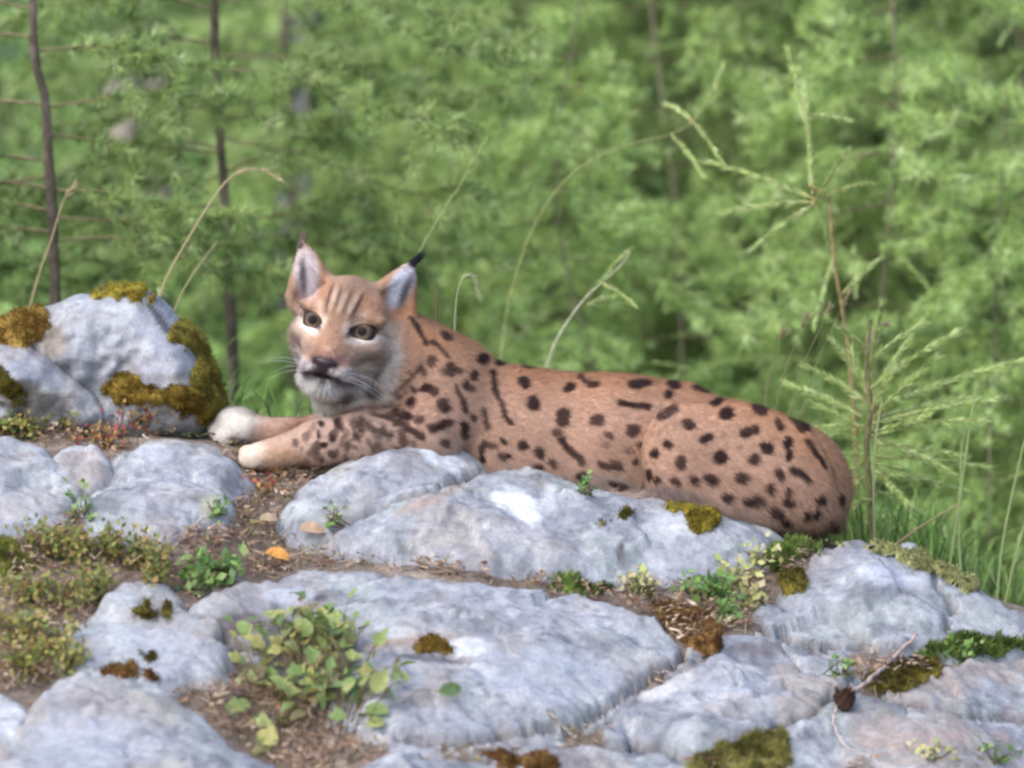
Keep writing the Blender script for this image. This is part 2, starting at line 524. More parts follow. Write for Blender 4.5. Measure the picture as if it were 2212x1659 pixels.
rock("flat_rock", "long pale grey slab with small moss cushion behind the leafy bramble",
     [(430, 1315), (500, 1280), (580, 1262), (640, 1236), (690, 1228), (760, 1240), (870, 1243), (960, 1255), (1060, 1272), (1170, 1285), (1230, 1282), (1290, 1288), (1370, 1322), (1440, 1362), (1490, 1400), (1440, 1432), (1400, 1450), (1350, 1490), (1280, 1530), (1180, 1560), (1060, 1580), (960, 1600), (860, 1600), (760, 1560), (640, 1470), (540, 1400), (460, 1350)],
     lift=0.016, w=0.07, edge=0.05, seed=6,
     paint=[(880, 1385, 95, 16, -6, TAN, .75), (520, 1350, 70, 26, 0, PURP, .85), (1005, 1400, 42, 20, 0, WH, .9), (685, 1290, 16, 7, 0, DK, .9), (950, 1425, 110, 8, 6, DK, .7), (1150, 1455, 160, 60, 10, (.50, .53, .60), .6), (620, 1285, 50, 16, 0, (.56, .58, .64), .8), (850, 1300, 24, 8, 0, MID, .7), (1000, 1350, 60, 10, 8, MID, .5)])
rock("flat_rock", "pale grey slab with two brown moss spots beside the heath shrubs",
     [(150, 1400), (190, 1360), (240, 1312), (270, 1262), (310, 1252), (345, 1270), (365, 1310), (430, 1335), (480, 1372), (470, 1410), (420, 1432), (340, 1455), (250, 1450), (180, 1432)],
     lift=0.006, w=0.05, seed=7, paint=[(330, 1385, 110, 40, 10, (.55, .57, .62), .6)])
rock("flat_rock", "big rounded grey slab with rust-brown upper edge below the bramble",
     [(-120, 1700), (0, 1645), (50, 1570), (95, 1510), (150, 1468), (210, 1450), (290, 1462), (345, 1495), (385, 1535), (430, 1550), (470, 1600), (560, 1640), (640, 1690), (650, 1780), (200, 1820), (-120, 1800)],
     lift=0.02, w=0.06, edge=0.05, seed=8, rough=0.9, paint=[(60, 1570, 40, 60, 30, (.48, .42, .36), .5), (200, 1600, 150, 60, 0, (.52, .55, .62), .5)])
rock("stone", "pale beige stone beside the big rounded slab",
     [(-90, 1560), (-60, 1520), (0, 1508), (35, 1540), (40, 1580), (10, 1612), (-70, 1630)], lift=0.02, w=0.04, edge=0.03, seed=9, tone=1.25, warm=0.3)
rock("flat_rock", "bluish grey slab at the foot of the sapling",
     [(1640, 1345), (1690, 1300), (1730, 1240), (1780, 1195), (1850, 1180), (1930, 1192), (2010, 1215), (2090, 1255), (2160, 1300), (2260, 1345), (2400, 1400), (2400, 1470), (2200, 1400), (2080, 1385), (1960, 1372), (1860, 1385), (1760, 1385), (1690, 1372)],
     lift=0.016, w=0.055, edge=0.05, seed=10, rough=1.3, paint=[(2130, 1330, 60, 40, 30, (.60, .62, .60), .7), (1920, 1240, 90, 22, 10, (.58, .61, .70), .6), (1940, 1275, 80, 8, 10, MID, .6)], cracks=[([(2010, 1215), (2020, 1260), (2060, 1300), (2040, 1350)], 9, 0.012)])
rock("flat_rock", "broken slab with a pale flaked patch beside the diagonal crack",
     [(1330, 1572), (1375, 1512), (1430, 1470), (1480, 1432), (1510, 1395), (1560, 1372), (1640, 1368), (1710, 1392), (1790, 1400), (1850, 1440), (1840, 1480), (1800, 1510), (1740, 1545), (1690, 1570), (1640, 1595), (1540, 1600), (1430, 1610), (1340, 1600)],
     lift=0.008, w=0.05, edge=0.045, seed=11, rough=1.7, warm=0.1,
     paint=[(1450, 1480, 60, 20, -20, (.72, .70, .70), .9), (1500, 1415, 50, 18, -20, MID, .7), (1380, 1450, 60, 10, -35, MID, .8), (1650, 1400, 60, 14, 0, PURP, .5), (1600, 1500, 100, 40, 0, (.50, .53, .60), .5)],
     cracks=[([(1400, 1480), (1480, 1440), (1520, 1420)], 10, 0.012), ([(1560, 1540), (1620, 1500), (1700, 1480)], 7, 0.008)])
rock("flat_rock", "flat tan-grey slab below the green moss strip",
     [(1900, 1500), (1990, 1480), (2080, 1455), (2180, 1430), (2330, 1440), (2360, 1520), (2230, 1545), (2120, 1535), (2030, 1522), (1950, 1520)], lift=0.006, w=0.045, seed=12, warm=0.25)
rock("flat_rock", "low pinkish grey slab under the dry twig and the cone",
     [(1660, 1640), (1700, 1590), (1760, 1550), (1830, 1525), (1920, 1535), (2030, 1545), (2150, 1560), (2350, 1560), (2400, 1640), (2200, 1665), (2000, 1640), (1880, 1610), (1800, 1625), (1720, 1660)], lift=0.004, w=0.05, seed=13, warm=0.2, paint=[(1980, 1600, 150, 20, -4, (.50, .40, .36), .6)])
rock("flat_rock", "dark-edged grey slab below the long slab, with rust-brown moss on it",
     [(780, 1665), (850, 1640), (960, 1634), (1080, 1622), (1200, 1608), (1300, 1630), (1400, 1645), (1480, 1668), (1500, 1720), (1300, 1800), (900, 1800), (780, 1720)], lift=0.006, w=0.05, seed=14, rough=1.4, paint=[(1180, 1590, 200, 10, 2, DK, .6)])
rock("flat_rock", "grey slab below the yellow grass tuft",
     [(1540, 1700), (1650, 1660), (1800, 1665), (1960, 1660), (2150, 1690), (2350, 1690), (2400, 1800), (1600, 1830)], lift=0.004, w=0.05, seed=15, warm=0.3)

# boulders: outline standing upright, bulging to front and back
def boulder(name, label, outline, y0, depth, seed, step=6.0, amp=1.0, paint=(), tone=1.0, group=None, warm=0.0, flat=0.0):
    poly = smooth_poly(outline, 2)
    lo = poly.min(0) - step * 2; hi = poly.max(0) + step * 2
    gx = np.arange(lo[0], hi[0], step); gy = np.arange(lo[1], hi[1], step)
    X, Y = np.meshgrid(gx, gy, indexing='ij')
    Q = np.stack([X.ravel(), Y.ravel()], -1)
    P3 = np.column_stack([Q / S, np.full(len(Q), seed * 1.3)])
    d = poly_sd(Q, poly) + 9 * fbm(P3, 16, 3, 50)
    keep = d > 0
    dm = d.max()
    w = dm * (0.75 if not flat else flat)
    e = np.clip(d / w, 0, 1)
    b = np.sqrt(np.clip(1 - (1 - e) ** 2, 0, 1))
    n = fbm(P3, 7, 4, 51) * 0.045 + np.abs(fbm(P3, 15, 3, 52)) * -0.025
    yf = y0 - b * depth + n * amp * e
    yb = y0 + b * depth * 0.9 + fbm(P3, 6, 3, 53) * 0.03 * e
    nx, ny = len(gx), len(gy)
    ii, jj = np.meshgrid(np.arange(nx - 1), np.arange(ny - 1), indexing='ij')
    q = (ii * ny + jj).ravel()
    F = np.stack([q, q + 1, q + ny + 1, q + ny], -1)
    F = F[keep[F].all(1)]
    # rim vertices share the middle plane
    cnt = np.zeros(len(Q), int); np.add.at(cnt, F.ravel(), 1)
    rim = (cnt > 0) & (cnt < 4)
    dg = d.reshape(len(gx), len(gy)); ga, gb = np.gradient(dg, step)
    Q = Q.copy(); mv = np.stack([ga.ravel(), gb.ravel()], -1)
    Q[rim] -= (np.clip(d, 0, step * 1.4)[:, None] * mv / (np.linalg.norm(mv, axis=1, keepdims=True) ** 2 + 0.05))[rim]
    yf = np.where(rim, y0, yf); yb = np.where(rim, y0, yb)
    Vf = pt(Q[:, 0], Q[:, 1], yf); Vb = pt(Q[:, 0], Q[:, 1], yb)
    used = np.unique(F); mp = np.full(len(Q), -1); mp[used] = np.arange(len(used))
    nb = len(used)
    V = np.vstack([Vf[used], Vb[used]])
    Ff = mp[F]
    Fb = Ff[:, ::-1] + nb
    m2 = np.arange(2 * nb); r = np.where(rim[used])[0]; m2[nb + r] = r     # weld the rim
    F2 = m2[np.vstack([Ff, Fb])]
    u2 = np.unique(F2); mp2 = np.full(2 * nb, -1); mp2[u2] = np.arange(len(u2))
    V = V[u2]; F2 = mp2[F2]
    c = rock_colour(V, seed, tone, warm, paint)
    o = part(name, V, F2[:, ::-1], M_rock, None, c)
    tag(o, label, "rock", group)
    register(V, F2)
    return o

boulder("boulder", "large grey boulder capped and edged with golden-green moss",
        [(-60, 770), (-20, 705), (40, 676), (100, 658), (150, 645), (200, 632), (250, 626), (310, 630), (350, 650), (392, 688), (432, 710), (455, 765), (478, 830), (490, 872), (478, 915), (430, 960), (300, 990), (100, 980), (-40, 900)],
        0.27, 0.15, 61, flat=0.55, paint=[(260, 710, 120, 50, 0, (.52, .55, .60), .5), (345, 780, 60, 60, 0, (.42, .44, .52), .6), (345, 690, 9, 40, -35, DK, .9), (110, 730, 30, 40, 0, (.40, .33, .24), .6)])
boulder("boulder", "low grey boulder leaning against the mossy boulder",
        [(-150, 800), (-60, 750), (40, 742), (95, 760), (150, 802), (205, 852), (240, 892), (225, 945), (120, 975), (-100, 975), (-180, 900)],
        0.15, 0.09, 62, flat=0.6, paint=[(120, 830, 40, 20, 0, (.74, .72, .66), .9), (60, 800, 90, 40, 0, (.40, .42, .48), .6)], tone=0.95)

# the soil lies below the rocks
_g = GV.copy()
for XY in POLYS:
    lo, hi = XY.min(0) - .03, XY.max(0) + .03
    sel = np.where((GV[:, 0] > lo[0]) & (GV[:, 0] < hi[0]) & (GV[:, 1] > lo[1]) & (GV[:, 1] < hi[1]))[0]
    if len(sel):
        d = poly_sd(GV[sel, :2], XY)
        _g[sel, 2] = np.minimum(_g[sel, 2], GV[sel, 2] - 0.06 * sstep(-0.015, 0.03, d))
GV[:] = _g
ground.data.vertices.foreach_set("co", (GV - np.array(ground.location)).astype(np.float32).ravel()); ground.data.update()

# ------------------------------------------------------------------ the lynx
class Field:
    """signed distance grid in layout units: (px, -py, depth)"""
    def __init__(self, lo, hi, h):
        self.lo = np.array(lo, float); self.h = h
        self.n = (np.ceil((np.array(hi) - lo) / h) + 1).astype(int)
        self.f = np.full(self.n, 45.0, np.float32)
    def sub(self, lo, hi):
        a = np.clip(np.floor((np.array(lo) - self.lo) / self.h).astype(int), 0, self.n)
        b = np.clip(np.ceil((np.array(hi) - self.lo) / self.h).astype(int) + 1, 0, self.n)
        sl = tuple(slice(i, j) for i, j in zip(a, b))
        ax = [self.lo[k] + self.h * np.arange(a[k], b[k]) for k in range(3)]
        return sl, np.stack(np.meshgrid(*ax, indexing='ij'), -1)
    def union(self, fn, lo, hi, k):
        sl, P = self.sub(np.array(lo) - 45, np.array(hi) + 45)
        d = fn(P).astype(np.float32); c = self.f[sl]
        h = np.clip(0.5 + 0.5 * (c - d) / k, 0, 1)
        self.f[sl] = c * (1 - h) + d * h - k * h * (1 - h)
    def cut(self, fn, lo, hi, k):
        sl, P = self.sub(np.array(lo) - 30, np.array(hi) + 30)
        d = -fn(P).astype(np.float32); c = self.f[sl]
        h = np.clip(0.5 - 0.5 * (c - d) / k, 0, 1)
        self.f[sl] = c * (1 - h) + d * h + k * h * (1 - h)

def flip(c): return np.array([c[0], -c[1], c[2]], float)

def ell(c, r, R=None):
    c = flip(c); r = np.array(r, float)
    def fn(P):
        q = P - c
        if R is not None: q = q @ R            # columns of R = local axes
        k0 = np.linalg.norm(q / r, axis=-1); k1 = np.linalg.norm(q / (r * r), axis=-1) + 1e-9
        return k0 * (k0 - 1) / k1
    m = r.max() if R is not None else r
    return fn, c - m, c + m

def cap(c1, r1, c2, r2):
    a, b = flip(c1), flip(c2)
    def fn(P):
        q = P - a; ab = b - a
        t = np.clip((q @ ab) / (ab @ ab), 0, 1)
        return np.linalg.norm(q - t[..., None] * ab, axis=-1) - (r1 + (r2 - r1) * t)
    return fn, np.minimum(a - r1, b - r2), np.maximum(a + r1, b + r2)

fld = Field((425, -1215, -80), (1870, -485, 480), 4.0)
def U(p, k=25): fld.union(*p, k)

# trunk of the body
U(cap((960, 880, 215), 120, (1130, 915, 225), 106), 30)
U(cap((1130, 915, 225), 106, (1330, 945, 230), 120), 40)
U(cap((1330, 945, 230), 120, (1560, 985, 235), 124), 40)
U(ell((1660, 1025, 240), (166, 125, 150)), 40)
U(ell((1712, 1060, 225), (122, 100, 140)), 40)
U(cap((1090, 848, 235), 42, (1480, 872, 250), 42), 45)          # spine
U(cap((1080, 985, 205), 85, (1480, 1040, 215), 85), 40)        # belly
U(ell((940, 850, 128), (84, 118, 60)), 28)                      # near shoulder blade
U(ell((945, 840, 290), (85, 115, 62)), 40)                      # far shoulder blade
U(ell((915, 915, 130), (95, 70, 70)), 35)                       # upper arm
U(ell((845, 900, 210), (110, 88, 105)), 40)                     # breast
U(cap((960, 830, 200), 112, (835, 755, 160), 98), 45)          # neck
U(cap((835, 790, 170), 92, (790, 850, 165), 78), 40)           # throat
U(ell((775, 868, 160), (66, 52, 66)), 30)
# hind leg on the near side: thigh, knee, shank, foot
RT = np.array([[math.cos(.18), math.sin(.18), 0], [-math.sin(.18), math.cos(.18), 0], [0, 0, 1.0]])
U(ell((1592, 1002, 84), (203, 134, 60), RT), 11)
U(ell((1472, 985, 78), (84, 112, 46)), 26)
U(ell((1700, 1070, 130), (122, 84, 80)), 30)
U(cap((1420, 1055, 90), 30, (1560, 1085, 85), 42), 22)
U(cap((1395, 1082, 80), 24, (1500, 1098, 80), 30), 14)
U(cap((1330, 1082, 75), 22, (1410, 1090, 80), 26), 12)
# far hind leg
U(ell((1600, 1020, 345), (180, 120, 60)), 30)
U(cap((1440, 1075, 360), 40, (1600, 1090, 360), 50), 25)
# short tail, curled behind the rump
U(cap((1790, 1085, 300), 34, (1800, 1120, 390), 26), 25)
# near fore leg
U(cap((925, 935, 105), 62, (940, 965, 95), 48), 30)
U(cap((915, 945, 85), 62, (790, 943, 62), 56), 25)
U(cap((790, 943, 62), 56, (690, 956, 48), 48), 20)
U(cap((690, 956, 48), 48, (600, 980, 40), 36), 20)
U(ell((572, 985, 38), (48, 32, 38)), 16)
for dz, dd in ((-9, 16), (-3, 2), (0, -12), (5, -24)):
    U(ell((541, 988 + dz, 38 + dd * 1.2), (27, 20, 10)), 3)
# far fore leg, paw raised on the edge of the rock
U(cap((800, 925, 235), 60, (705, 935, 235), 40), 25)
U(cap((705, 935, 235), 40, (620, 938, 225), 33), 20)
U(cap((620, 938, 225), 33, (560, 930, 215), 31), 16)
U(ell((512, 922, 208), (53, 42, 44), np.array([[math.cos(.15), math.sin(.15), 0], [-math.sin(.15), math.cos(.15), 0], [0, 0, 1.0]])), 14)
for dx, dz, dd in ((-33, -14, 26), (-40, -4, 8), (-37, 6, -10), (-28, 18, -24)):
    U(ell((510 + dx, 926 + dz, 205 + dd * 1.15), (24, 20, 11)), 3)

# head
HC = np.array([746, 702, 95.0])
yaw, pit, rol = rad(11), rad(6), rad(13.5)
hx = np.array([math.cos(yaw), 0, -math.sin(yaw)]); hu = np.array([0, 1.0, 0]); hf = np.array([-math.sin(yaw), 0, -math.cos(yaw)])
hf2 = hf * math.cos(pit) - hu * math.sin(pit); hu2 = hu * math.cos(pit) + hf * math.sin(pit)
def _roll(v): return np.array([v[0] * math.cos(rol) + v[1] * math.sin(rol), -v[0] * math.sin(rol) + v[1] * math.cos(rol), v[2]])
hx, hu, hf = _roll(hx), _roll(hu2), _roll(hf2)
HR = np.stack([hx, hu, hf], 1)
def hl(x, z, f):
    """head-local -> layout (px,py,d)"""
    q = flip(HC) + hx * x + hu * z + hf * f
    return np.array([q[0], -q[1], q[2]])
def H(x, z, f, r, k=14): U(ell(hl(x, z, f), r, HR), k)
H(0, 22, -15, (94, 80, 96), 30)
H(0, 34, 35, (72, 54, 52), 25)
for s in (-1, 1):
    H(s * 52, -24, 24, (46, 52, 54), 22)
    H(s * 46, -66, 8, (36, 50, 46), 22)
    H(s * 32, -98, 8, (34, 44, 46), 22)
    H(s * 54, 30, 60, (42, 12, 22), 18)
    H(s * 56, -28, 70, (34, 18, 22), 14)
    H(s * 34, -50, 82, (32, 34, 32), 18)
    H(s * 44, -60, 34, (36, 40, 42), 20)
U(cap(hl(0, 12, 70), 44, hl(0, -58, 108), 36), 18)
U(cap((708, 800, 92), 42, (744, 862, 140), 44), 22)
U(cap((744, 862, 140), 44, (770, 910, 170), 55), 22)
H(0, -88, 84, (54, 36, 52), 16)
for s in (-1, 1): H(s * 26, -90, 113, (28, 19, 24), 8)
H(0, -73, 135, (22, 14, 14), 7)
H(0, -116, 86, (32, 20, 36), 10)
H(0, -104, 40, (46, 42, 58), 20)
for s in (-1, 1):
    ce, se = math.cos(rad(16)), s * math.sin(rad(16))
    RE = np.stack([hx * ce + hu * se, hu * ce - hx * se, hf], 1)
    fld.cut(*ell(hl(s * 57, 2, 102), (29, 14, 22), RE), 5)
fld.cut(*ell(hl(0, -104, 132), (38, 5, 22), HR), 6)            # mouth line
def ear(base, tip, rb, open_dir, flat=0.42):
    a, b = flip(base), flip(tip); L = np.linalg.norm(b - a); ax = (b - a) / L
    od = np.array([open_dir[0], -open_dir[1], open_dir[2]], float); od = od - ax * (od @ ax); od /= np.linalg.norm(od)
    wd = np.cross(ax, od)
    def mk(rb, shift, Lk, rt):
        def fn(P):
            q = P - a - od * shift
            t = np.clip(q @ ax / (L * Lk), 0, 1); ct = q @ ax - t * L * Lk
            r = rb * (1 - t) ** 0.85 + rt
            n = q @ od; w = q @ wd
            return (np.sqrt(w * w + (n / flat) ** 2 + ct * ct) - r) * 0.62
        return fn
    lo = np.minimum(a, b) - rb; hi = np.maximum(a, b) + rb
    fld.union(mk(rb, 0, 1.0, 3.5), lo, hi, 12)
    fld.cut(mk(rb - 11, rb * flat * 0.85, 0.86, 0.5), lo, hi, 5)
ear((676, 634, 100), (653, 519, 92), 56, (-0.25, 0.1, -1))
ear((848, 650, 108), (892, 563, 112), 55, (0.45, 0.05, -1))

def surface_nets(f):
    s = f < 0
    c = s[:-1, :-1, :-1].astype(np.int8)
    for a in (0, 1):
        for b in (0, 1):
            for d in (0, 1):
                if a or b or d:
                    c = c + s[a:s.shape[0] - 1 + a, b:s.shape[1] - 1 + b, d:s.shape[2] - 1 + d]
    act = (c > 0) & (c < 8)
    idx = np.full(act.shape, -1, np.int64)
    I = np.argwhere(act); idx[tuple(I.T)] = np.arange(len(I))
    acc = np.zeros((len(I), 3)); cnt = np.zeros(len(I))
    corners = [(a, b, d) for a in (0, 1) for b in (0, 1) for d in (0, 1)]
    vals = {k: f[I[:, 0] + k[0], I[:, 1] + k[1], I[:, 2] + k[2]] for k in corners}
    for k in corners:
        for ax in range(3):
            if k[ax] == 0:
                k2 = list(k); k2[ax] = 1; k2 = tuple(k2)
                v0, v1 = vals[k], vals[k2]
                m = (v0 < 0) != (v1 < 0)
                t = np.where(m, v0 / np.where(v0 - v1 == 0, 1, v0 - v1), 0)
                p = np.tile(np.array(k, float), (len(I), 1)); p[:, ax] = t
                acc[m] += p[m]; cnt[m] += 1
    V = I + acc / cnt[:, None]
    Fs = []
    for ax in range(3):
        o1, o2 = [(1, 2), (2, 0), (0, 1)][ax]
        sl0 = [slice(None)] * 3; sl1 = [slice(None)] * 3
        sl0[ax] = slice(0, -1); sl1[ax] = slice(1, None)
        ch = s[tuple(sl0)] != s[tuple(sl1)]
        E = np.argwhere(ch)
        E = E[(E[:, o1] > 0) & (E[:, o2] > 0) & (E[:, o1] < f.shape[o1] - 1) & (E[:, o2] < f.shape[o2] - 1)]
        q = []
        for (a, b) in ((0, 0), (-1, 0), (-1, -1), (0, -1)):
            e = E.copy(); e[:, o1] += a; e[:, o2] += b
            q.append(idx[tuple(e.T)])
        q = np.stack(q, 1)
        inside0 = s[tuple(E.T)]
        q = np.where(inside0[:, None], q, q[:, ::-1])
        Fs.append(q)
    F = np.vstack(Fs)
    return V, F[(F >= 0).all(1)]

LV, LF = surface_nets(fld.f)
LV = LV * fld.h + fld.lo
def relax(V, F, it, lam=0.5):
    E = np.vstack([F[:, [0, 1]], F[:, [1, 2]], F[:, [2, 3]], F[:, [3, 0]]])
    E = np.vstack([E, E[:, ::-1]])
    deg = np.bincount(E[:, 0], minlength=len(V))[:, None]
    for _ in range(it):
        A = np.stack([np.bincount(E[:, 0], V[E[:, 1], k], len(V)) for k in range(3)], 1) / deg
        V = V + lam * (A - V)
    return V
LV = relax(LV, LF, 2)
LV[:, 1] *= -1                     # back to (px,py,d)
LW = pt(LV[:, 0], LV[:, 1], LV[:, 2] / S)
def vnormals(V, F):
    n = np.cross(V[F[:, 2]] - V[F[:, 0]], V[F[:, 3]] - V[F[:, 1]])
    N = np.stack([sum(np.bincount(F[:, j], n[:, k], len(V)) for j in range(4)) for k in range(3)], 1)
    return unit(N)
LN = vnormals(LW, LF)
if (LN * (LW - LW.mean(0))).sum() < 0:
    LF = LF[:, ::-1]; LN = -LN

# ---- coat colours, painted in layout coordinates
SPOT, STRK = [], []
def s3(*L):                 # crop of the flank
    for t in L:
        SPOT.append((864 + t[0] * .4883, 648 + t[1] * .4883, t[2] * .4883, t[3] * .4883, t[4] if len(t) > 4 else 0, t[5] if len(t) > 5 else 1))
def k3(w, *pts): STRK.append((w * .4883, [(864 + x * .4883, 648 + y * .4883) for x, y in pts], 0.95))
def s2(*L):                 # crop of the fore legs
    for t in L:
        SPOT.append((432 + t[0] * .29297, 720 + t[1] * .29297, t[2] * .29297, t[3] * .29297, t[4] if len(t) > 4 else 0, t[5] if len(t) > 5 else 1))
def k2(w, *pts): STRK.append((w * .29297, [(432 + x * .29297, 720 + y * .29297) for x, y in pts], 0.9))
s3((200, 155, 30, 14, 30), (220, 300, 20, 30), (320, 330, 16, 26), (360, 255, 20, 20), (435, 270, 18, 16), (290, 370, 14, 14), (560, 290, 30, 14), (540, 360, 24, 22),
   (590, 460, 30, 34), (715, 515, 24, 36), (740, 390, 24, 18), (870, 270, 35, 10), (870, 530, 34, 26), (1050, 310, 38, 12), (1060, 368, 56, 19), (1025, 575, 32, 24),
   (1205, 375, 28, 16), (1180, 415, 20, 12), (1325, 392, 36, 16), (1395, 450, 28, 20), (1440, 505, 34, 22), (1270, 545, 32, 24), (1350, 610, 30, 22), (1590, 480, 34, 20, 30),
   (1530, 582, 26, 24), (1570, 570, 18, 20), (1670, 550, 16, 26), (1615, 655, 26, 24), (1710, 630, 18, 28), (1720, 680, 15, 20), (1415, 690, 32, 24, -40), (1240, 720, 24, 34),
   (1125, 680, 18, 20), (1185, 645, 14, 18), (1560, 705, 26, 18), (1505, 780, 30, 24), (1675, 770, 24, 26), (1620, 830, 18, 20), (1710, 840, 18, 20), (1710, 885, 28, 20),
   (1365, 790, 26, 20), (1300, 800, 18, 18), (1210, 800, 20, 14), (1135, 795, 14, 14), (1100, 770, 14, 20), (1440, 865, 22, 18), (1550, 885, 50, 20), (1650, 930, 36, 20, 30),
   (1700, 980, 26, 14, 20), (1850, 870, 18, 24), (1835, 930, 14, 20), (1790, 940, 16, 20), (1940, 870, 14, 24), (1905, 985, 10, 16), (540, 640, 22, 20), (615, 670, 22, 26),
   (475, 685, 12, 12), (460, 620, 12, 10), (600, 740, 22, 18), (795, 780, 24, 20), (965, 830, 24, 20), (935, 810, 14, 12), (1060, 635, 14, 16), (1045, 720, 14, 16),
   (915, 645, 16, 14, 0, .5), (1010, 660, 20, 16, 0, .5), (285, 570, 16, 38, -20), (355, 700, 16, 16), (110, 385, 30, 20), (145, 405, 18, 22), (185, 465, 28, 28), (45, 455, 24, 22), (20, 510, 30, 16),
   (700, 285, 40, 8), (1480, 350, 40, 9), (1660, 445, 24, 12, 30, .7), (1790, 560, 14, 24, -30), (1420, 600, 16, 12, 0, .3), (1500, 660, 12, 10, 0, .4))
k3(16, (40, 85), (75, 130), (100, 190)); k3(15, (130, 190), (170, 205), (205, 240)); k3(16, (400, 320), (425, 420), (460, 500), (495, 540)); k3(20, (790, 335), (830, 365), (860, 372))
k3(13, (970, 455), (1030, 465), (1090, 475)); k3(22, (1150, 512), (1210, 480)); k3(18, (1720, 500), (1780, 575)); k3(18, (1740, 740), (1800, 790)); k3(14, (1800, 620), (1845, 680)); k3(10, (1855, 690), (1885, 740))
k3(20, (712, 610), (740, 660), (790, 705)); k3(20, (880, 720), (970, 742)); k3(14, (360, 480), (385, 570)); k3(12, (372, 620), (350, 690)); k3(14, (245, 380), (262, 430), (278, 490)); k3(28, (140, 578), (205, 540)); k3(12, (20, 575), (100, 610))
s2((905, 660, 20, 20), (1020, 670, 22, 36), (880, 740, 14, 30), (800, 760, 13, 50, 10, .6), (975, 775, 16, 32), (925, 830, 22, 20), (710, 825, 14, 12), (1140, 760, 20, 42, -25), (1540, 515, 36, 36), (1500, 430, 24, 20, 0, .5),
   (840, 690, 12, 34, 15, .5), (760, 850, 12, 14, 0, .6), (1090, 850, 16, 20, 0, .6), (640, 880, 12, 14, 0, .5), (1260, 800, 20, 14, 20, .7), (820, 900, 14, 16, 0, .6), (1440, 590, 40, 18, 15))
k2(22, (1180, 640), (1290, 710), (1400, 750)); k2(22, (1290, 600), (1400, 640)); k2(26, (1220, 535), (1330, 520)); k2(20, (1040, 550), (1130, 520)); k2(22, (1510, 690), (1640, 760)); k2(18, (1390, 400), (1540, 290), (1610, 230))

_r = np.random.default_rng(3)
for _i in range(60):                       # small spots of the fore leg and breast
    _x = _r.uniform(640, 900); SPOT.append((_x, 905 + (900 - _x) * 0.13 + _r.uniform(-14, 78), _r.uniform(3, 7), _r.uniform(4, 12), _r.uniform(-10, 40), _r.uniform(.5, .95)))
for _x, _y in ((825, 872), (850, 850), (880, 875), (905, 905), (870, 915), (842, 900), (930, 925), (960, 955), (800, 890), (905, 800), (930, 780), (985, 800), (1010, 835), (960, 800), (890, 840), (1020, 900), (1000, 940), (1060, 960), (1085, 985), (1190, 1000), (1130, 960), (1250, 1000), (1330, 1000), (1310, 940), (1200, 930)):
    SPOT.append((_x, _y, _r.uniform(8, 14), _r.uniform(5, 8), _r.uniform(10, 50), .85))
TOP = np.array([(600, 600), (760, 600), (880, 690), (960, 715), (1040, 760), (1150, 790), (1300, 793), (1450, 805), (1600, 845), (1700, 895), (1780, 970), (1840, 1060)], float)
n_spot_seed = 5
def blob(px, py, x, y, rx, ry, ang=0, soft=0.35):
    ca, sa = math.cos(rad(ang)), math.sin(rad(ang))
    u = ((px - x) * ca + (py - y) * sa) / rx; v = (-(px - x) * sa + (py - y) * ca) / ry
    return sstep(1 + soft, 1 - soft, np.sqrt(u * u + v * v))

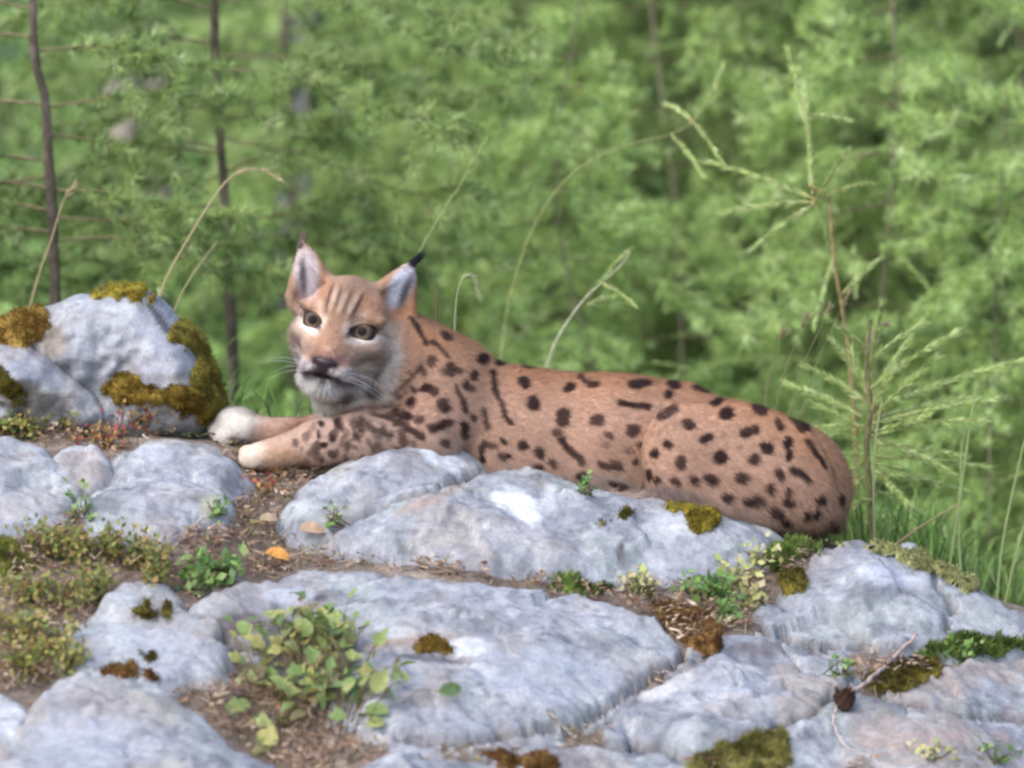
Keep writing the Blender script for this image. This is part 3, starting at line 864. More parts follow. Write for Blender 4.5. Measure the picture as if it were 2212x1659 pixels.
def coat(px, py, d, N):
    Q = np.stack([px, py, d], -1) / 100.0
    wob = 5.0 * fbm(Q, 3.0, 2, 90)
    x = px + wob; y = py + 5.0 * fbm(Q, 3.0, 2, 95)
    n = len(px)
    top = np.interp(px, TOP[:, 0], TOP[:, 1])
    t = np.clip((py - top) / 300.0, 0, 1)
    c = lerp((0.47, 0.25, 0.14), (0.48, 0.295, 0.21), sstep(0.0, 0.40, t))
    c = lerp(c, (0.50, 0.36, 0.29), sstep(0.6, 1.0, t) * 0.7)
    c = c * (1 + 0.10 * fbm(Q, 1.2, 3, 97))[:, None]
    # tan outer thigh edge, grey hind foot
    c = lerp(c, (0.50, 0.30, 0.20), blob(x, y, 1395, 930, 22, 70, 8) * 0.45)
    c = lerp(c, (0.20, 0.165, 0.17), blob(x, y, 1450, 1078, 95, 26, 10) * 0.7)
    c = lerp(c, (0.44, 0.36, 0.31), blob(x, y, 1310, 1050, 80, 26, 12) * 0.6)
    # darker middle of the back
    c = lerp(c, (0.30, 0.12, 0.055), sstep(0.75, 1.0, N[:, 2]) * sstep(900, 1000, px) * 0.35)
    # spots
    near = sstep(0.75, 0.25, N[:, 1])            # flank that faces the viewer
    m = np.zeros(n)
    for (sx, sy, rx, ry, ang, al) in SPOT:
        sel = (np.abs(px - sx) < rx * 2 + ry * 2 + 12) & (np.abs(py - sy) < rx * 2 + ry * 2 + 12)
        if sel.any():
            m[sel] = np.maximum(m[sel], al * blob(x[sel] , y[sel], sx, sy, rx * 1.05 + 2.0, ry * 1.05 + 2.0, ang, 0.26))
    for (w, pts, al) in STRK:
        pl = np.array(pts)
        dd = np.full(n, 1e9)
        for a, b in zip(pl[:-1], pl[1:]):
            ab = b - a; Qx = np.stack([x, y], -1) - a
            tt = np.clip((Qx @ ab) / (ab @ ab), 0, 1)
            dd = np.minimum(dd, np.linalg.norm(Qx - tt[:, None] * ab, axis=1))
        m = np.maximum(m, al * sstep(w * .85 + 3, w * .4 + 1, dd))
    m = m * near
    # the far side gets its own scattered spots
    cell = vnoise(Q, 1.9, 123)
    m = np.maximum(m, sstep(0.42, 0.62, cell) * (1 - near) * sstep(880, 950, px))
    c = lerp(c, (0.036, 0.018, 0.017), np.clip(m * (0.97 + 0.10 * fbm(Q, 2.0, 2, 99)), 0, 1))
    # legs and paws
    paw = blob(x, y, 500, 918, 62, 52, 0, 0.5) * (d > 130)
    c = lerp(c, (0.70, 0.65, 0.58), paw)
    c = lerp(c, (0.44, 0.27, 0.19), blob(x, y, 575, 935, 30, 22, 0, 0.6) * (d > 130) * 0.8)
    c = lerp(c, (0.20, 0.085, 0.055), blob(x, y, 648, 930, 42, 24, -10, 0.5) * (d > 130) * 0.9)
    c = lerp(c, (0.07, 0.06, 0.075), blob(x, y, 522, 958, 26, 12, 25, 0.5) * (d > 130) * 0.85)
    paw2 = blob(x, y, 545, 982, 32, 36, 0, 0.5) * (d < 130)
    c = lerp(c, (0.62, 0.53, 0.43), paw2 * 0.9)
    c = lerp(c, (0.45, 0.27, 0.15), blob(x, y, 610, 990, 48, 28, 0, 0.5) * (d < 130) * 0.55)
    # ---- head
    hq = np.stack([px, -py, d], -1) - flip(HC)
    lx, lz, lf = hq @ hx, hq @ hu, hq @ hf
    head = sstep(-22, 18, lf + 0.2 * (lz + 60)) * sstep(178, 140, np.hypot(lx * np.where(lx > 0, 1.18, 1.0), lz)) * sstep(-175, -140, lz)
    fc = np.tile(np.array([0.40, 0.255, 0.18]), (n, 1))
    LQ = np.stack([lx * 2.2, lz * 0.6, 0 * lx], -1) / 40.0
    def fb(col, X, Z, rx, rz, ang=0, al=1.0, soft=0.4, sym=True):
        nonlocal fc
        for s in ((-1, 1) if sym else (1,)):
            w = blob(lx, lz, s * X, Z, rx, rz, s * ang, soft)
            fc = lerp(fc, col, w * al)
    fb((0.47, 0.37, 0.31), 88, -44, 36, 70, 0, .75)              # greyish outer cheeks
    fb((0.56, 0.51, 0.47), 78, -96, 20, 36, 20, .75)           # pale ruff edge
    fb((0.30, 0.19, 0.13), 0, 50, 46, 34, 0, .55, .6, False)
    fb((0.42, 0.22, 0.125), 70, 60, 40, 22, -20, .7)
    for X, al in ((-30, .8), (-12, .5), (10, .5), (31, .8)):    # forehead stripes
        fb((0.10, 0.05, 0.04), X, 54, 5, 28, -X * .3, min(1, al * 1.2), .5, False)
    for X in (-21, 0, 21):
        fb((0.58, 0.44, 0.34), X, 52, 6, 24, -X * .3, .7, .5, False)
    fb((0.38, 0.24, 0.16), 0, 8, 26, 26, 0, .8, .5, False)
    fb((0.43, 0.255, 0.175), 0, -34, 30, 30, 0, .7, .5, False)    # nose bridge
    fb((0.30, 0.21, 0.165), 62, -50, 34, 12, 14, .7)
    fb((0.52, 0.42, 0.35), 70, -70, 30, 9, 14, .7)
    # pale rings and dark rims of the eyes
    fb((0.50, 0.36, 0.28), 58, 0, 42, 30, 14, .7, .3)
    fb((0.68, 0.58, 0.51), 60, -15, 33, 9, 18, .9, .4)
    fb((0.68, 0.57, 0.49), 27, -2, 8, 20, 20, .75, .4)
    fb((0.56, 0.42, 0.34), 44, 30, 8, 14, -20, .7)
    fb((0.40, 0.24, 0.15), 72, 30, 30, 10, 14, .7)
    fb((0.04, 0.026, 0.024), 57, 4, 30.5, 16.5, 16, .97, .12)
    fb((0.05, 0.03, 0.03), 31, -10, 8, 5, 50, .8)
    fb((0.16, 0.09, 0.07), 94, 0, 16, 4, -30, .6)
    # muzzle
    fb((0.36, 0.20, 0.17), 0, -62, 36, 14, 0, .7, .5, False)
    fb((0.52, 0.47, 0.45), 34, -96, 36, 18, 12, .9)
    fb((0.30, 0.26, 0.27), 42, -94, 30, 13, 0, .75)
    fb((0.66, 0.63, 0.62), 23, -86, 12, 6, -20, .7)
    fb((0.82, 0.81, 0.79), 0, -130, 60, 19, 0, 1.0, .3, False)  # chin
    fb((0.58, 0.56, 0.54), 60, -122, 44, 28, 0, .85)
    fb((0.045, 0.03, 0.038), 0, -75, 29, 15, 0, .97, .3, False)
    fb((0.045, 0.03, 0.038), 0, -97, 11, 24, 0, .97, .3, False)
    fb((0.045, 0.03, 0.038), 18, -104, 28, 9, -2, .92, .5)
    fb((0.05, 0.035, 0.042), -6, -94, 15, 17, 0, .85, .5, False)
    fb((0.10, 0.08, 0.08), 52, -108, 22, 6, 20, .6)
    for (X, Z) in ((58, -66), (78, -78), (70, -54), (84, -60)):
        fb((0.14, 0.10, 0.10), X, Z, 12, 5, 30, .6)
    fb((0.08, 0.07, 0.08), 88, -88, 9, 11, 0, .7)
    fb((0.10, 0.06, 0.05), 114, -60, 5, 28, 5, .7)
    fc = fc * (1 + 0.22 * fbm(LQ, 1.0, 3, 140))[:, None]
    c = lerp(c, fc, head)
    # white throat side, dark throat patch
    c = lerp(c, (0.40, 0.27, 0.215), blob(px, py, 757, 868, 50, 30, 0, .5) * 0.9)
    c = lerp(c, (0.74, 0.72, 0.66), blob(px, py, 676, 834, 26, 70, -30, .4) * 0.97 * sstep(-110, -124, lz))
    c = lerp(c, (0.64, 0.62, 0.58), blob(px, py, 790, 832, 66, 26, -10, .5) * 0.8 * sstep(-40, 10, lf) * sstep(-112, -128, lz))
    c = lerp(c, (0.64, 0.62, 0.58), blob(px, py, 832, 800, 20, 60, 8, .5) * 0.6 * sstep(-60, -10, lf))
    c = lerp(c, (0.035, 0.03, 0.035), blob(px, py, 796, 838, 20, 15, -15, .4) * 0.9)
    c = lerp(c, (0.10, 0.055, 0.05), blob(px, py, 742, 842, 14, 10, 0, .5) * 0.7)
    # ears
    e1 = blob(px, py, 664, 590, 44, 62, 0, .25); e2 = blob(px, py, 866, 620, 46, 62, 20, .25)
    c = lerp(c, (0.36, 0.20, 0.12), np.maximum(e1, e2) * 0.6 * (lf > -60))
    inner1 = blob(px, py, 662, 590, 26, 56, -8, .4) * (N[:, 1] < 0.1); inner2 = blob(px, py, 864, 618, 22, 50, 28, .4) * (N[:, 1] < 0.1)
    c = lerp(c, (0.66, 0.58, 0.60), inner1 * .95)
    c = lerp(c, (0.64, 0.66, 0.74), inner2 * .95)
    c = lerp(c, (0.10, 0.075, 0.085), blob(px, py, 655, 600, 8, 44, -4, .6) * .85 * (N[:, 1] < 0.1))
    c = lerp(c, (0.05, 0.05, 0.07), blob(px, py, 873, 630, 9, 38, 22, .6) * .9 * (N[:, 1] < 0.1))
    c = lerp(c, (0.04, 0.035, 0.04), np.maximum(blob(px, py, 892, 566, 13, 11, 0, .5), 0.35 * blob(px, py, 653, 522, 12, 14, 0, .5)))
    return c * 0.98

LC = coat(LV[:, 0], LV[:, 1], LV[:, 2], LN)
lynx = thing("lynx", "spotted reddish-brown lynx lying on the rocks with its head turned to the viewer", "lynx", pt(1150, 1090, 0.16))
body = part("body", LW, LF, M_skin, lynx, LC)

# ---- fur
tri = np.vstack([LF[:, [0, 1, 2]], LF[:, [0, 2, 3]]])
ta = np.linalg.norm(np.cross(LW[tri[:, 1]] - LW[tri[:, 0]], LW[tri[:, 2]] - LW[tri[:, 0]]), axis=1)
cen = LV[tri].mean(1)
wgt = ta * np.where(np.hypot(cen[:, 0] - 750, cen[:, 1] - 720) < 190, 2.2, 1.0)
NH = 330000
pick = rng.choice(len(tri), NH, p=wgt / wgt.sum())
u, v = rng.random(NH), rng.random(NH); fl = u + v > 1; u[fl], v[fl] = 1 - u[fl], 1 - v[fl]
bw = np.stack([1 - u - v, u, v], -1)[:, :, None]
hp = (LV[tri[pick]] * bw).sum(1); hn = unit((LN[tri[pick]] * bw).sum(1)); hc = (LC[tri[pick]] * bw).sum(1)
hw = pt(hp[:, 0], hp[:, 1], hp[:, 2] / S)
hq = np.stack([hp[:, 0], -hp[:, 1], hp[:, 2]], -1) - flip(HC)
lx, lz, lf = hq @ hx, hq @ hu, hq @ hf
ish = sstep(185, 150, np.hypot(lx, lz)) * sstep(-60, -10, lf + 0.1 * lz)
flow = np.tile(np.array([1.0, 0.0, -0.45]), (NH, 1))
leg = sstep(800, 730, hp[:, 0]) * sstep(880, 910, hp[:, 1])
flow = lerp(flow, (-1.0, -0.1, -0.15), leg)
hinder = sstep(1600, 1750, hp[:, 0])
flow = lerp(flow, (0.55, 0, -0.9), hinder)
n0 = hl(0, -45, 140); n0 = np.array([n0[0], -n0[1], n0[2]])
hflow = unit(np.stack([hp[:, 0], -hp[:, 1], hp[:, 2]], -1) - n0)
hflow = np.stack([hflow[:, 0], hflow[:, 2], hflow[:, 1]], -1)          # (x, up, depth) -> (X, Y, Z)
flow = lerp(flow, hflow, ish) if False else flow + (hflow - flow) * ish[:, None]
flow = unit(flow + 0.22 * rng.normal(size=(NH, 3)))
tang = unit(flow - hn * (flow * hn).sum(1, keepdims=True))
Lh = 11.0 + 0 * lx
Lh = Lh + (9.0 - Lh) * ish
ruff = sstep(60, 95, np.abs(lx)) * sstep(10, -50, lz) * ish
ruff = np.maximum(ruff, sstep(-95, -125, lz) * sstep(170, 120, np.abs(lx)) * sstep(-80, -20, lf) * (hp[:, 1] < 880))
Lh = Lh + ruff * 20
earm = np.maximum(blob(hp[:, 0], hp[:, 1], 660, 570, 50, 70), blob(hp[:, 0], hp[:, 1], 872, 605, 50, 66))
Lh = Lh * (1 - 0.35 * earm)
Lh = Lh + 9 * sstep(1000, 1060, hp[:, 1]) * sstep(1050, 1150, hp[:, 0])
Lh = Lh * (1 - 0.3 * leg) * (1 - 0.5 * leg * sstep(590, 560, hp[:, 0])) * rng.uniform(0.6, 1.25, NH)
lift = rad(22) + 0.25 * rng.random(NH) + 0.25 * ruff
keep = np.ones(NH, bool)
for s in (-1, 1):
    keep &= ((lx - s * 57) / 31) ** 2 + ((lz - 2) / 22) ** 2 > 1
keep &= ~((np.abs(lx) < 20) & (lz > -87) & (lz < -62) & (lf > 110))
Lm = (Lh / S)[:, None]
tipP = hw + Lm * (tang * np.cos(lift)[:, None] + hn * np.sin(lift)[:, None])
side = unit(np.cross(hn, tang)) * (0.0013 * rng.uniform(.7, 1.3, NH))[:, None]
root = hw - hn * 0.001
T = np.stack([root - side / 2, root + side / 2, tipP], 1)[keep]
jit = rng.uniform(0.82, 1.2, NH)[:, None]
hcol = np.repeat((hc * jit)[keep], 3, 0)
nn = np.repeat(unit(hn + 0.18 * rng.normal(size=(NH, 3)))[keep], 3, 0)
part("fur", T.reshape(-1, 3), np.arange(3 * len(T)).reshape(-1, 3), M_fur, lynx, hcol, "stuff", True, nn)

# ear tufts
for nm, a, b, col in (("ear_tuft", (890, 572, 112), (921, 542, 118), (0.02, 0.02, 0.025)), ("ear_tuft", (653, 530, 92), (657, 500, 112), (0.16, 0.12, 0.10))):
    sp = Soup()
    n = 90
    A = np.array(a, float) + rng.normal(size=(n, 3)) * [5, 4, 4]; B = np.array(b, float) + rng.normal(size=(n, 3)) * [5, 5, 4] - (np.array(b) - a) * rng.uniform(0, .45, (n, 1))
    Aw, Bw = pt(A[:, 0], A[:, 1], A[:, 2] / S), pt(B[:, 0], B[:, 1], B[:, 2] / S)
    dv = Bw - Aw
    sp.tris(needle_tris(Aw, unit(dv), np.linalg.norm(dv, axis=1), 0.0028), np.array(col))
    sp.build(nm, M_dry, lynx, "stuff")

# eyes
def uv_sphere(nu=24, nv=16):
    th = np.linspace(0, np.pi, nv + 1); ph = np.linspace(0, 2 * np.pi, nu, endpoint=False)
    V = np.stack([np.outer(np.sin(th), np.cos(ph)), np.outer(np.sin(th), np.sin(ph)), np.outer(np.cos(th), np.ones(nu))], -1).reshape(-1, 3)
    i = np.arange(nv)[:, None] * nu; j = np.arange(nu)[None]; j2 = (j + 1) % nu
    F = np.stack([i + j, i + nu + j, i + nu + j2, i + j2], -1).reshape(-1, 4)
    return V, F
sv, sf = uv_sphere(40, 40)
for s in (-1, 1):
    c = hl(s * 56, 1, 64)
    W = np.array([hx[0], hx[2], hx[1]]), np.array([hu[0], hu[2], hu[1]]), np.array([hf[0], hf[2], hf[1]])
    gaze = unit(W[2] * 0.75 + np.array([0.0, -1, 0.05]) * 0.25 + np.array([0, 0, 0.14]))
    cw = pt(c[0], c[1], c[2] / S)
    ex = unit(np.cross(W[1], gaze)); eu = np.cross(gaze, ex)
    Vw = cw + (sv[:, :1] * ex + sv[:, 1:2] * eu + sv[:, 2:] * gaze) * (26.0 / S)
    ang = np.degrees(np.arccos(np.clip(sv[:, 2], -1, 1)))
    col = lerp((0.13, 0.095, 0.065), (0.07, 0.05, 0.04), sstep(20, 44, ang))
    col = lerp(col, (0.21, 0.16, 0.11), sstep(0.1, -0.5, sv[:, 1]) * sstep(50, 30, ang) * 0.8)  # paler lower iris: the upper lid's shading is put into the colour
    col = lerp(col, (0.012, 0.010, 0.010), sstep(30, 19, ang))
    col = lerp(col, (0.03, 0.02, 0.02), sstep(46, 52, ang))
    part("eye", Vw, sf, M_eye, lynx, col)
# nose leather
c = hl(0, -73, 138); W = np.array([hx[0], hx[2], hx[1]]), np.array([hu[0], hu[2], hu[1]]), np.array([hf[0], hf[2], hf[1]])
r = np.array([22, 12, 14]) / S
k = 1 - 0.45 * np.clip(-sv[:, 1], 0, 1)
Vn = pt(c[0], c[1], c[2] / S) + sv[:, :1] * k[:, None] * r[0] * W[0] + sv[:, 1:2] * r[1] * W[1] + sv[:, 2:] * r[2] * W[2]
part("nose", Vn, sf, M_nose, lynx, np.tile([0.035, 0.022, 0.028], (len(Vn), 1)))
# whiskers
sp = Soup()
for s in (-1, 1):
    for q in range(4):
        a = hl(s * (38 + 3 * (q % 3)), -88 - 5 * (q % 4), 128); b = hl(s * (110 + rng.uniform(0, 45)), -95 - 14 * (q % 4) + rng.uniform(-8, 8), 95)
        m = (a + b) / 2 + [0, -8, -6]
        line = spline([a, m, b], 10)
        V, F = tube(pt(line[:, 0], line[:, 1], line[:, 2] / S), np.linspace(0.00022, 0.0001, 10), 4)
        sp.add(V, F, (0.8, 0.8, 0.8))
sp.build("whiskers", M_dry, lynx, "stuff")

# ------------------------------------------------------------------ casting helper
bvh = BVHTree.FromPolygons(np.vstack(BV).tolist(), np.vstack(BF).tolist())
NGF = len(GF)
_cam = Vector(CAM)
def cast(px, py):
    d = Vector(FWD * D + RIGHT * (px - CX) / S + UP * (CY - py) / S).normalized()
    return bvh.ray_cast(_cam, d)
def down(x, y):
    return bvh.ray_cast(Vector((x, y, 50)), Vector((0, 0, -1)))

# ------------------------------------------------------------------ moss
GOLD = ((0.20, 0.15, 0.02), (0.36, 0.29, 0.045)); OLIVE = ((0.10, 0.085, 0.02), (0.24, 0.20, 0.04)); RUSTY = ((0.17, 0.085, 0.03), (0.30, 0.17, 0.06))
GREEN = ((0.10, 0.15, 0.035), (0.24, 0.34, 0.08)); YELL = ((0.28, 0.29, 0.10), (0.48, 0.48, 0.22))
def moss(label, poly, cols, thick=0.012, step=4.0, fib=0.010, dens=1.0, maxjump=0.06):
    thick = thick * 0.5; fib = fib * 0.65
    cols = (np.array(cols[0]) * 0.66, np.array(cols[1]) * 0.76)
    poly = smooth_poly(poly, 2)
    lo, hi = poly.min(0) - 14, poly.max(0) + 14
    gx = np.arange(lo[0], hi[0], step); gy = np.arange(lo[1], hi[1], step)
    X, Y = np.meshgrid(gx, gy, indexing='ij')
    Q = np.stack([X.ravel(), Y.ravel()], -1)
    d = poly_sd(Q, poly) + 13 * fbm(np.column_stack([Q / S, 0 * Q[:, 0]]), 24, 3, 31) + 7 * fbm(np.column_stack([Q / S, 0 * Q[:, 0]]), 90, 2, 37)
    P = np.full((len(Q), 3), np.nan); N = np.zeros((len(Q), 3))
    for i in np.where(d > -step)[0]:
        h = cast(*Q[i])
        if h[0] is not None:
            P[i] = h[0]; N[i] = h[1]
    ok = ~np.isnan(P[:, 0])
    if not ok.any(): return
    med = np.nanmedian(P[:, 1]); ok &= np.abs(np.nan_to_num(P[:, 1], nan=99) - med) < 0.30
    N = np.where((N @ FWD)[:, None] > 0, -N, N)
    t = thick * np.sqrt(np.clip(d / (9 + thick * 900), 0, 1)) * (1 + 0.5 * fbm(np.nan_to_num(P), 60, 3, 33)) - 0.003 * (d < 2)
    V = P + N * t[:, None] + np.array([0, 0, 1.0]) * (t * 0.4)[:, None]
    nx, ny = len(gx), len(gy)
    ii, jj = np.meshgrid(np.arange(nx - 1), np.arange(ny - 1), indexing='ij')
    b = (ii * ny + jj).ravel()
    F = np.stack([b, b + 1, b + ny + 1, b + ny], -1)
    F = F[ok[F].all(1)]
    if len(F) == 0: return
    F = F[(P[F][:, :, 1].max(1) - P[F][:, :, 1].min(1)) < maxjump]
    used = np.unique(F); mp = np.full(len(V), -1); mp[used] = np.arange(len(used))
    V, F, N = V[used], mp[F], N[used]
    n = fbm(V, 45, 3, 35)
    c = lerp(cols[0], cols[1], sstep(-0.5, 0.6, n))
    sp = Soup(); sp.add(V, F, c)
    k = int(len(V) * 5 * dens)
    if k:
        i = rng.integers(0, len(V), k)
        r = V[i] + rng.normal(size=(k, 3)) * 0.0016
        dv = unit(N[i] + 0.55 * rng.normal(size=(k, 3)) + [0, 0, 0.3])
        sp.tris(needle_tris(r, dv, fib * rng.uniform(.5, 1.2, k), 0.0022), c[i] * rng.uniform(.7, 1.35, (k, 1)))
    o = sp.build("moss_cushion", M_moss, None)
    tag(o, label, "moss", "moss cushions on the rocks")

moss("golden moss cushion capping the top of the large boulder", [(188, 648), (215, 622), (260, 612), (310, 616), (348, 636), (352, 662), (318, 662), (288, 646), (240, 640)], GOLD, 0.016)
moss("olive moss sheet covering the right flank of the large boulder", [(368, 745), (372, 705), (400, 688), (440, 708), (466, 770), (494, 860), (482, 905), (445, 920), (436, 880), (402, 815), (430, 790), (405, 750)], ((0.15, 0.12, 0.025), (0.30, 0.25, 0.05)), 0.009, fib=0.006)
moss("golden-brown moss on top of the low leaning boulder", [(-40, 700), (20, 672), (70, 660), (125, 668), (110, 705), (62, 742), (5, 748)], ((0.22, 0.13, 0.03), (0.38, 0.25, 0.06)), 0.018)
moss("dark golden moss roll along the foot of the large boulder", [(205, 842), (240, 800), (300, 815), (345, 848), (402, 838), (432, 868), (450, 905), (425, 918), (360, 885), (300, 872), (232, 872)], ((0.17, 0.11, 0.02), (0.32, 0.22, 0.045)), 0.022)
moss("small dark moss tuft on the left foot of the low boulder", [(-20, 790), (30, 800), (62, 850), (30, 872), (-20, 860)], OLIVE, 0.014)
moss("thin moss streak on the wide slab in front of the lynx's hind foot", [(1280, 1138), (1325, 1108), (1378, 1098), (1372, 1112), (1330, 1128), (1290, 1146)], OLIVE, 0.008)
moss("hook-shaped golden moss cushion on the wide slab below the lynx's thigh", [(1425, 1092), (1500, 1086), (1542, 1098), (1550, 1130), (1515, 1152), (1490, 1140), (1498, 1118), (1440, 1108)], GOLD, 0.014)
moss("brown-ochre moss cushion in the gap between three slabs", [(1385, 1305), (1440, 1302), (1505, 1325), (1562, 1372), (1556, 1412), (1500, 1405), (1440, 1355)], RUSTY, 0.016)
moss("small ochre moss cushion on the long slab beside white lichen", [(895, 1398), (918, 1374), (960, 1374), (988, 1398), (975, 1418), (912, 1414)], ((0.18, 0.11, 0.02), (0.30, 0.20, 0.04)), 0.010)
moss("small brown moss spot near the upper end of the spotted slab", [(282, 1335), (310, 1313), (352, 1314), (364, 1336), (320, 1348)], OLIVE, 0.009)
moss("tiny brown moss spot in the middle of the spotted slab", [(292, 1408), (344, 1404), (332, 1436), (306, 1432)], OLIVE, 0.007)
moss("rust-coloured moss strip on the upper edge of the big rounded slab", [(180, 1446), (260, 1432), (352, 1450), (350, 1476), (270, 1466), (200, 1462)], RUSTY, 0.010)
moss("bright green moss mat at the lynx's rump", [(1640, 1205), (1690, 1165), (1760, 1150), (1808, 1160), (1790, 1188), (1740, 1200), (1705, 1240), (1655, 1225)], GREEN, 0.018, fib=0.016)
moss("round olive moss cushion beside the bluish slab", [(1688, 1236), (1722, 1218), (1748, 1236), (1742, 1270), (1700, 1284)], OLIVE, 0.020)
moss("yellowish moss rim along the crest behind the bluish slab", [(1790, 1168), (1900, 1172), (1985, 1200), (2060, 1228), (2130, 1275), (2110, 1285), (2020, 1232), (1900, 1196), (1800, 1190)], YELL, 0.012)
moss("green moss strip running between two slabs below the bluish slab", [(1975, 1388), (2080, 1384), (2240, 1380), (2240, 1412), (2100, 1412), (2020, 1420), (1985, 1442)], GREEN, 0.016, fib=0.014)
moss("dark green moss under the dry twig", [(1860, 1470), (1930, 1425), (2060, 1425), (2030, 1470), (1940, 1492), (1880, 1492)], OLIVE, 0.014)
moss("rust-brown moss flake on the dark-edged slab", [(1015, 1606), (1100, 1616), (1200, 1640), (1215, 1672), (1100, 1668), (1030, 1645)], RUSTY, 0.010)
moss("yellow-green grassy moss hummock by the lower slabs", [(1490, 1640), (1560, 1595), (1640, 1586), (1705, 1606), (1700, 1670), (1500, 1690)], ((0.18, 0.17, 0.05), (0.36, 0.33, 0.10)), 0.022, fib=0.020)
moss("green moss patch among the heath shrubs", [(-20, 1180), (50, 1182), (78, 1215), (50, 1250), (-20, 1255)], ((0.13, 0.15, 0.03), (0.28, 0.30, 0.07)), 0.022, fib=0.014)
moss("low green moss mat in the crack behind the long slab", [(1170, 1262), (1260, 1256), (1350, 1262), (1430, 1275), (1400, 1300), (1310, 1290), (1200, 1284)], GREEN, 0.012, fib=0.014)

# ------------------------------------------------------------------ leaf litter and small twigs on the soil
sp = Soup()
hits = []
for _ in range(9000):
    h = cast(rng.uniform(-60, 2270), rng.uniform(890, 1700))
    if h[0] is not None and h[2] < NGF and h[0].y < 0.3:
        hits.append(h[0])
hits = np.array(hits)
for rep_ in range(6):
    n = len(hits)
    P = hits + rng.normal(size=(n, 3)) * [0.008, 0.008, 0] + [0, 0, 0.004 + 0.003 * rep_]
    dv = unit(rng.normal(size=(n, 3)) * [1, 1, 0.35] + [0, 0, 0.15])
    pal = np.array([(0.30, 0.19, 0.12), (0.20, 0.12, 0.085), (0.38, 0.27, 0.19), (0.13, 0.08, 0.06), (0.42, 0.33, 0.24), (0.30, 0.20, 0.13), (0.24, 0.22, 0.10), (0.38, 0.28, 0.20)])
    reg = (fbm(P, 6, 2, 88) * 2.2 + rng.normal(size=n) * 1.6 + 3.5).astype(int) % len(pal)
    L = rng.uniform(0.008, 0.032, n) * (1 if rep_ < 3 else 0.6)
    sp.tris(needle_tris(P, dv, L, rng.uniform(0.0012, 0.0038, n) * (1 if rep_ < 2 else 1.8)), 1.12 * pal[reg] * rng.uniform(.7, 1.3, (n, 1)))
n = len(hits); k = rng.random(n) < 0.6; P = hits[k]; n = len(P)
pal = np.array([(0.42, 0.33, 0.22), (0.34, 0.27, 0.17), (0.26, 0.26, 0.11), (0.30, 0.20, 0.13), (0.20, 0.24, 0.09)])
C = pal[rng.integers(0, 5, n)] * rng.uniform(.7, 1.2, (n, 1))
V, F, Cv = blades(P, rng.uniform(.012, .038, n), rng.uniform(.001, .0026, n), rng.normal(size=(n, 3)) * [.8, .8, 0], C)
sp.add(V, F, Cv)
o = sp.build("leaf_litter", M_dry, None, "stuff"); tag(o, "brown larch needles and plant litter in the cracks between the rocks", "litter")

# ------------------------------------------------------------------ leaves and small plants
def leaf_mesh(name, L, Wd, lobes, col, seed):
    r = np.random.default_rng(seed)
    n = 9
    t = np.linspace(0, 1, n)
    w = Wd * np.sin(np.pi * np.clip(t, 0, 1) ** 0.8) ** 0.8
    if lobes: w = w * (1 + 0.28 * np.cos(t * np.pi * 2 * lobes) + 0.05 * r.normal(size=n))
    z = -0.25 * L * t ** 2
    mid = np.column_stack([0 * t, t * L, z])
    lt = np.column_stack([-w, t * L + 0.10 * L * w / Wd, z + 0.28 * w])
    rt = np.column_stack([w, t * L + 0.10 * L * w / Wd, z + 0.28 * w])
    V = np.vstack([mid, lt, rt])
    i = np.arange(n - 1)
    F = np.vstack([np.stack([i, i + 1, n + i + 1, n + i], 1), np.stack([i, 2 * n + i, 2 * n + i + 1, i + 1], 1)])
    c = np.array(col)[None] * (1 + 0.12 * r.normal(size=(len(V), 1)))
    c[:n] *= 0.85
    me = make_mesh(name, V, F, c, True); me.materials.append(M_leaf)
    return me

def frame(nrm, heading):
    z = unit(np.asarray(nrm, float)); y = heading - z * (heading @ z); y = unit(y); x = np.cross(y, z)
    return np.stack([x, y, z], 1)

LEAFCOL = {'bramble': [(0.27, 0.34, 0.11), (0.20, 0.29, 0.09), (0.34, 0.38, 0.14), (0.15, 0.23, 0.09), (0.38, 0.36, 0.12), (0.20, 0.17, 0.08)],
           'herb': [(0.14, 0.26, 0.06), (0.20, 0.33, 0.08), (0.11, 0.20, 0.07), (0.24, 0.34, 0.12)],
           'yellow': [(0.50, 0.46, 0.20), (0.40, 0.42, 0.15), (0.30, 0.36, 0.12), (0.55, 0.48, 0.28)],
           'heath': [(0.22, 0.22, 0.05), (0.30, 0.27, 0.07), (0.16, 0.19, 0.05), (0.26, 0.17, 0.06), (0.14, 0.20, 0.06), (0.34, 0.30, 0.10)],
           'red': [(0.30, 0.05, 0.05), (0.26, 0.14, 0.05), (0.28, 0.20, 0.07), (0.36, 0.22, 0.08)]}

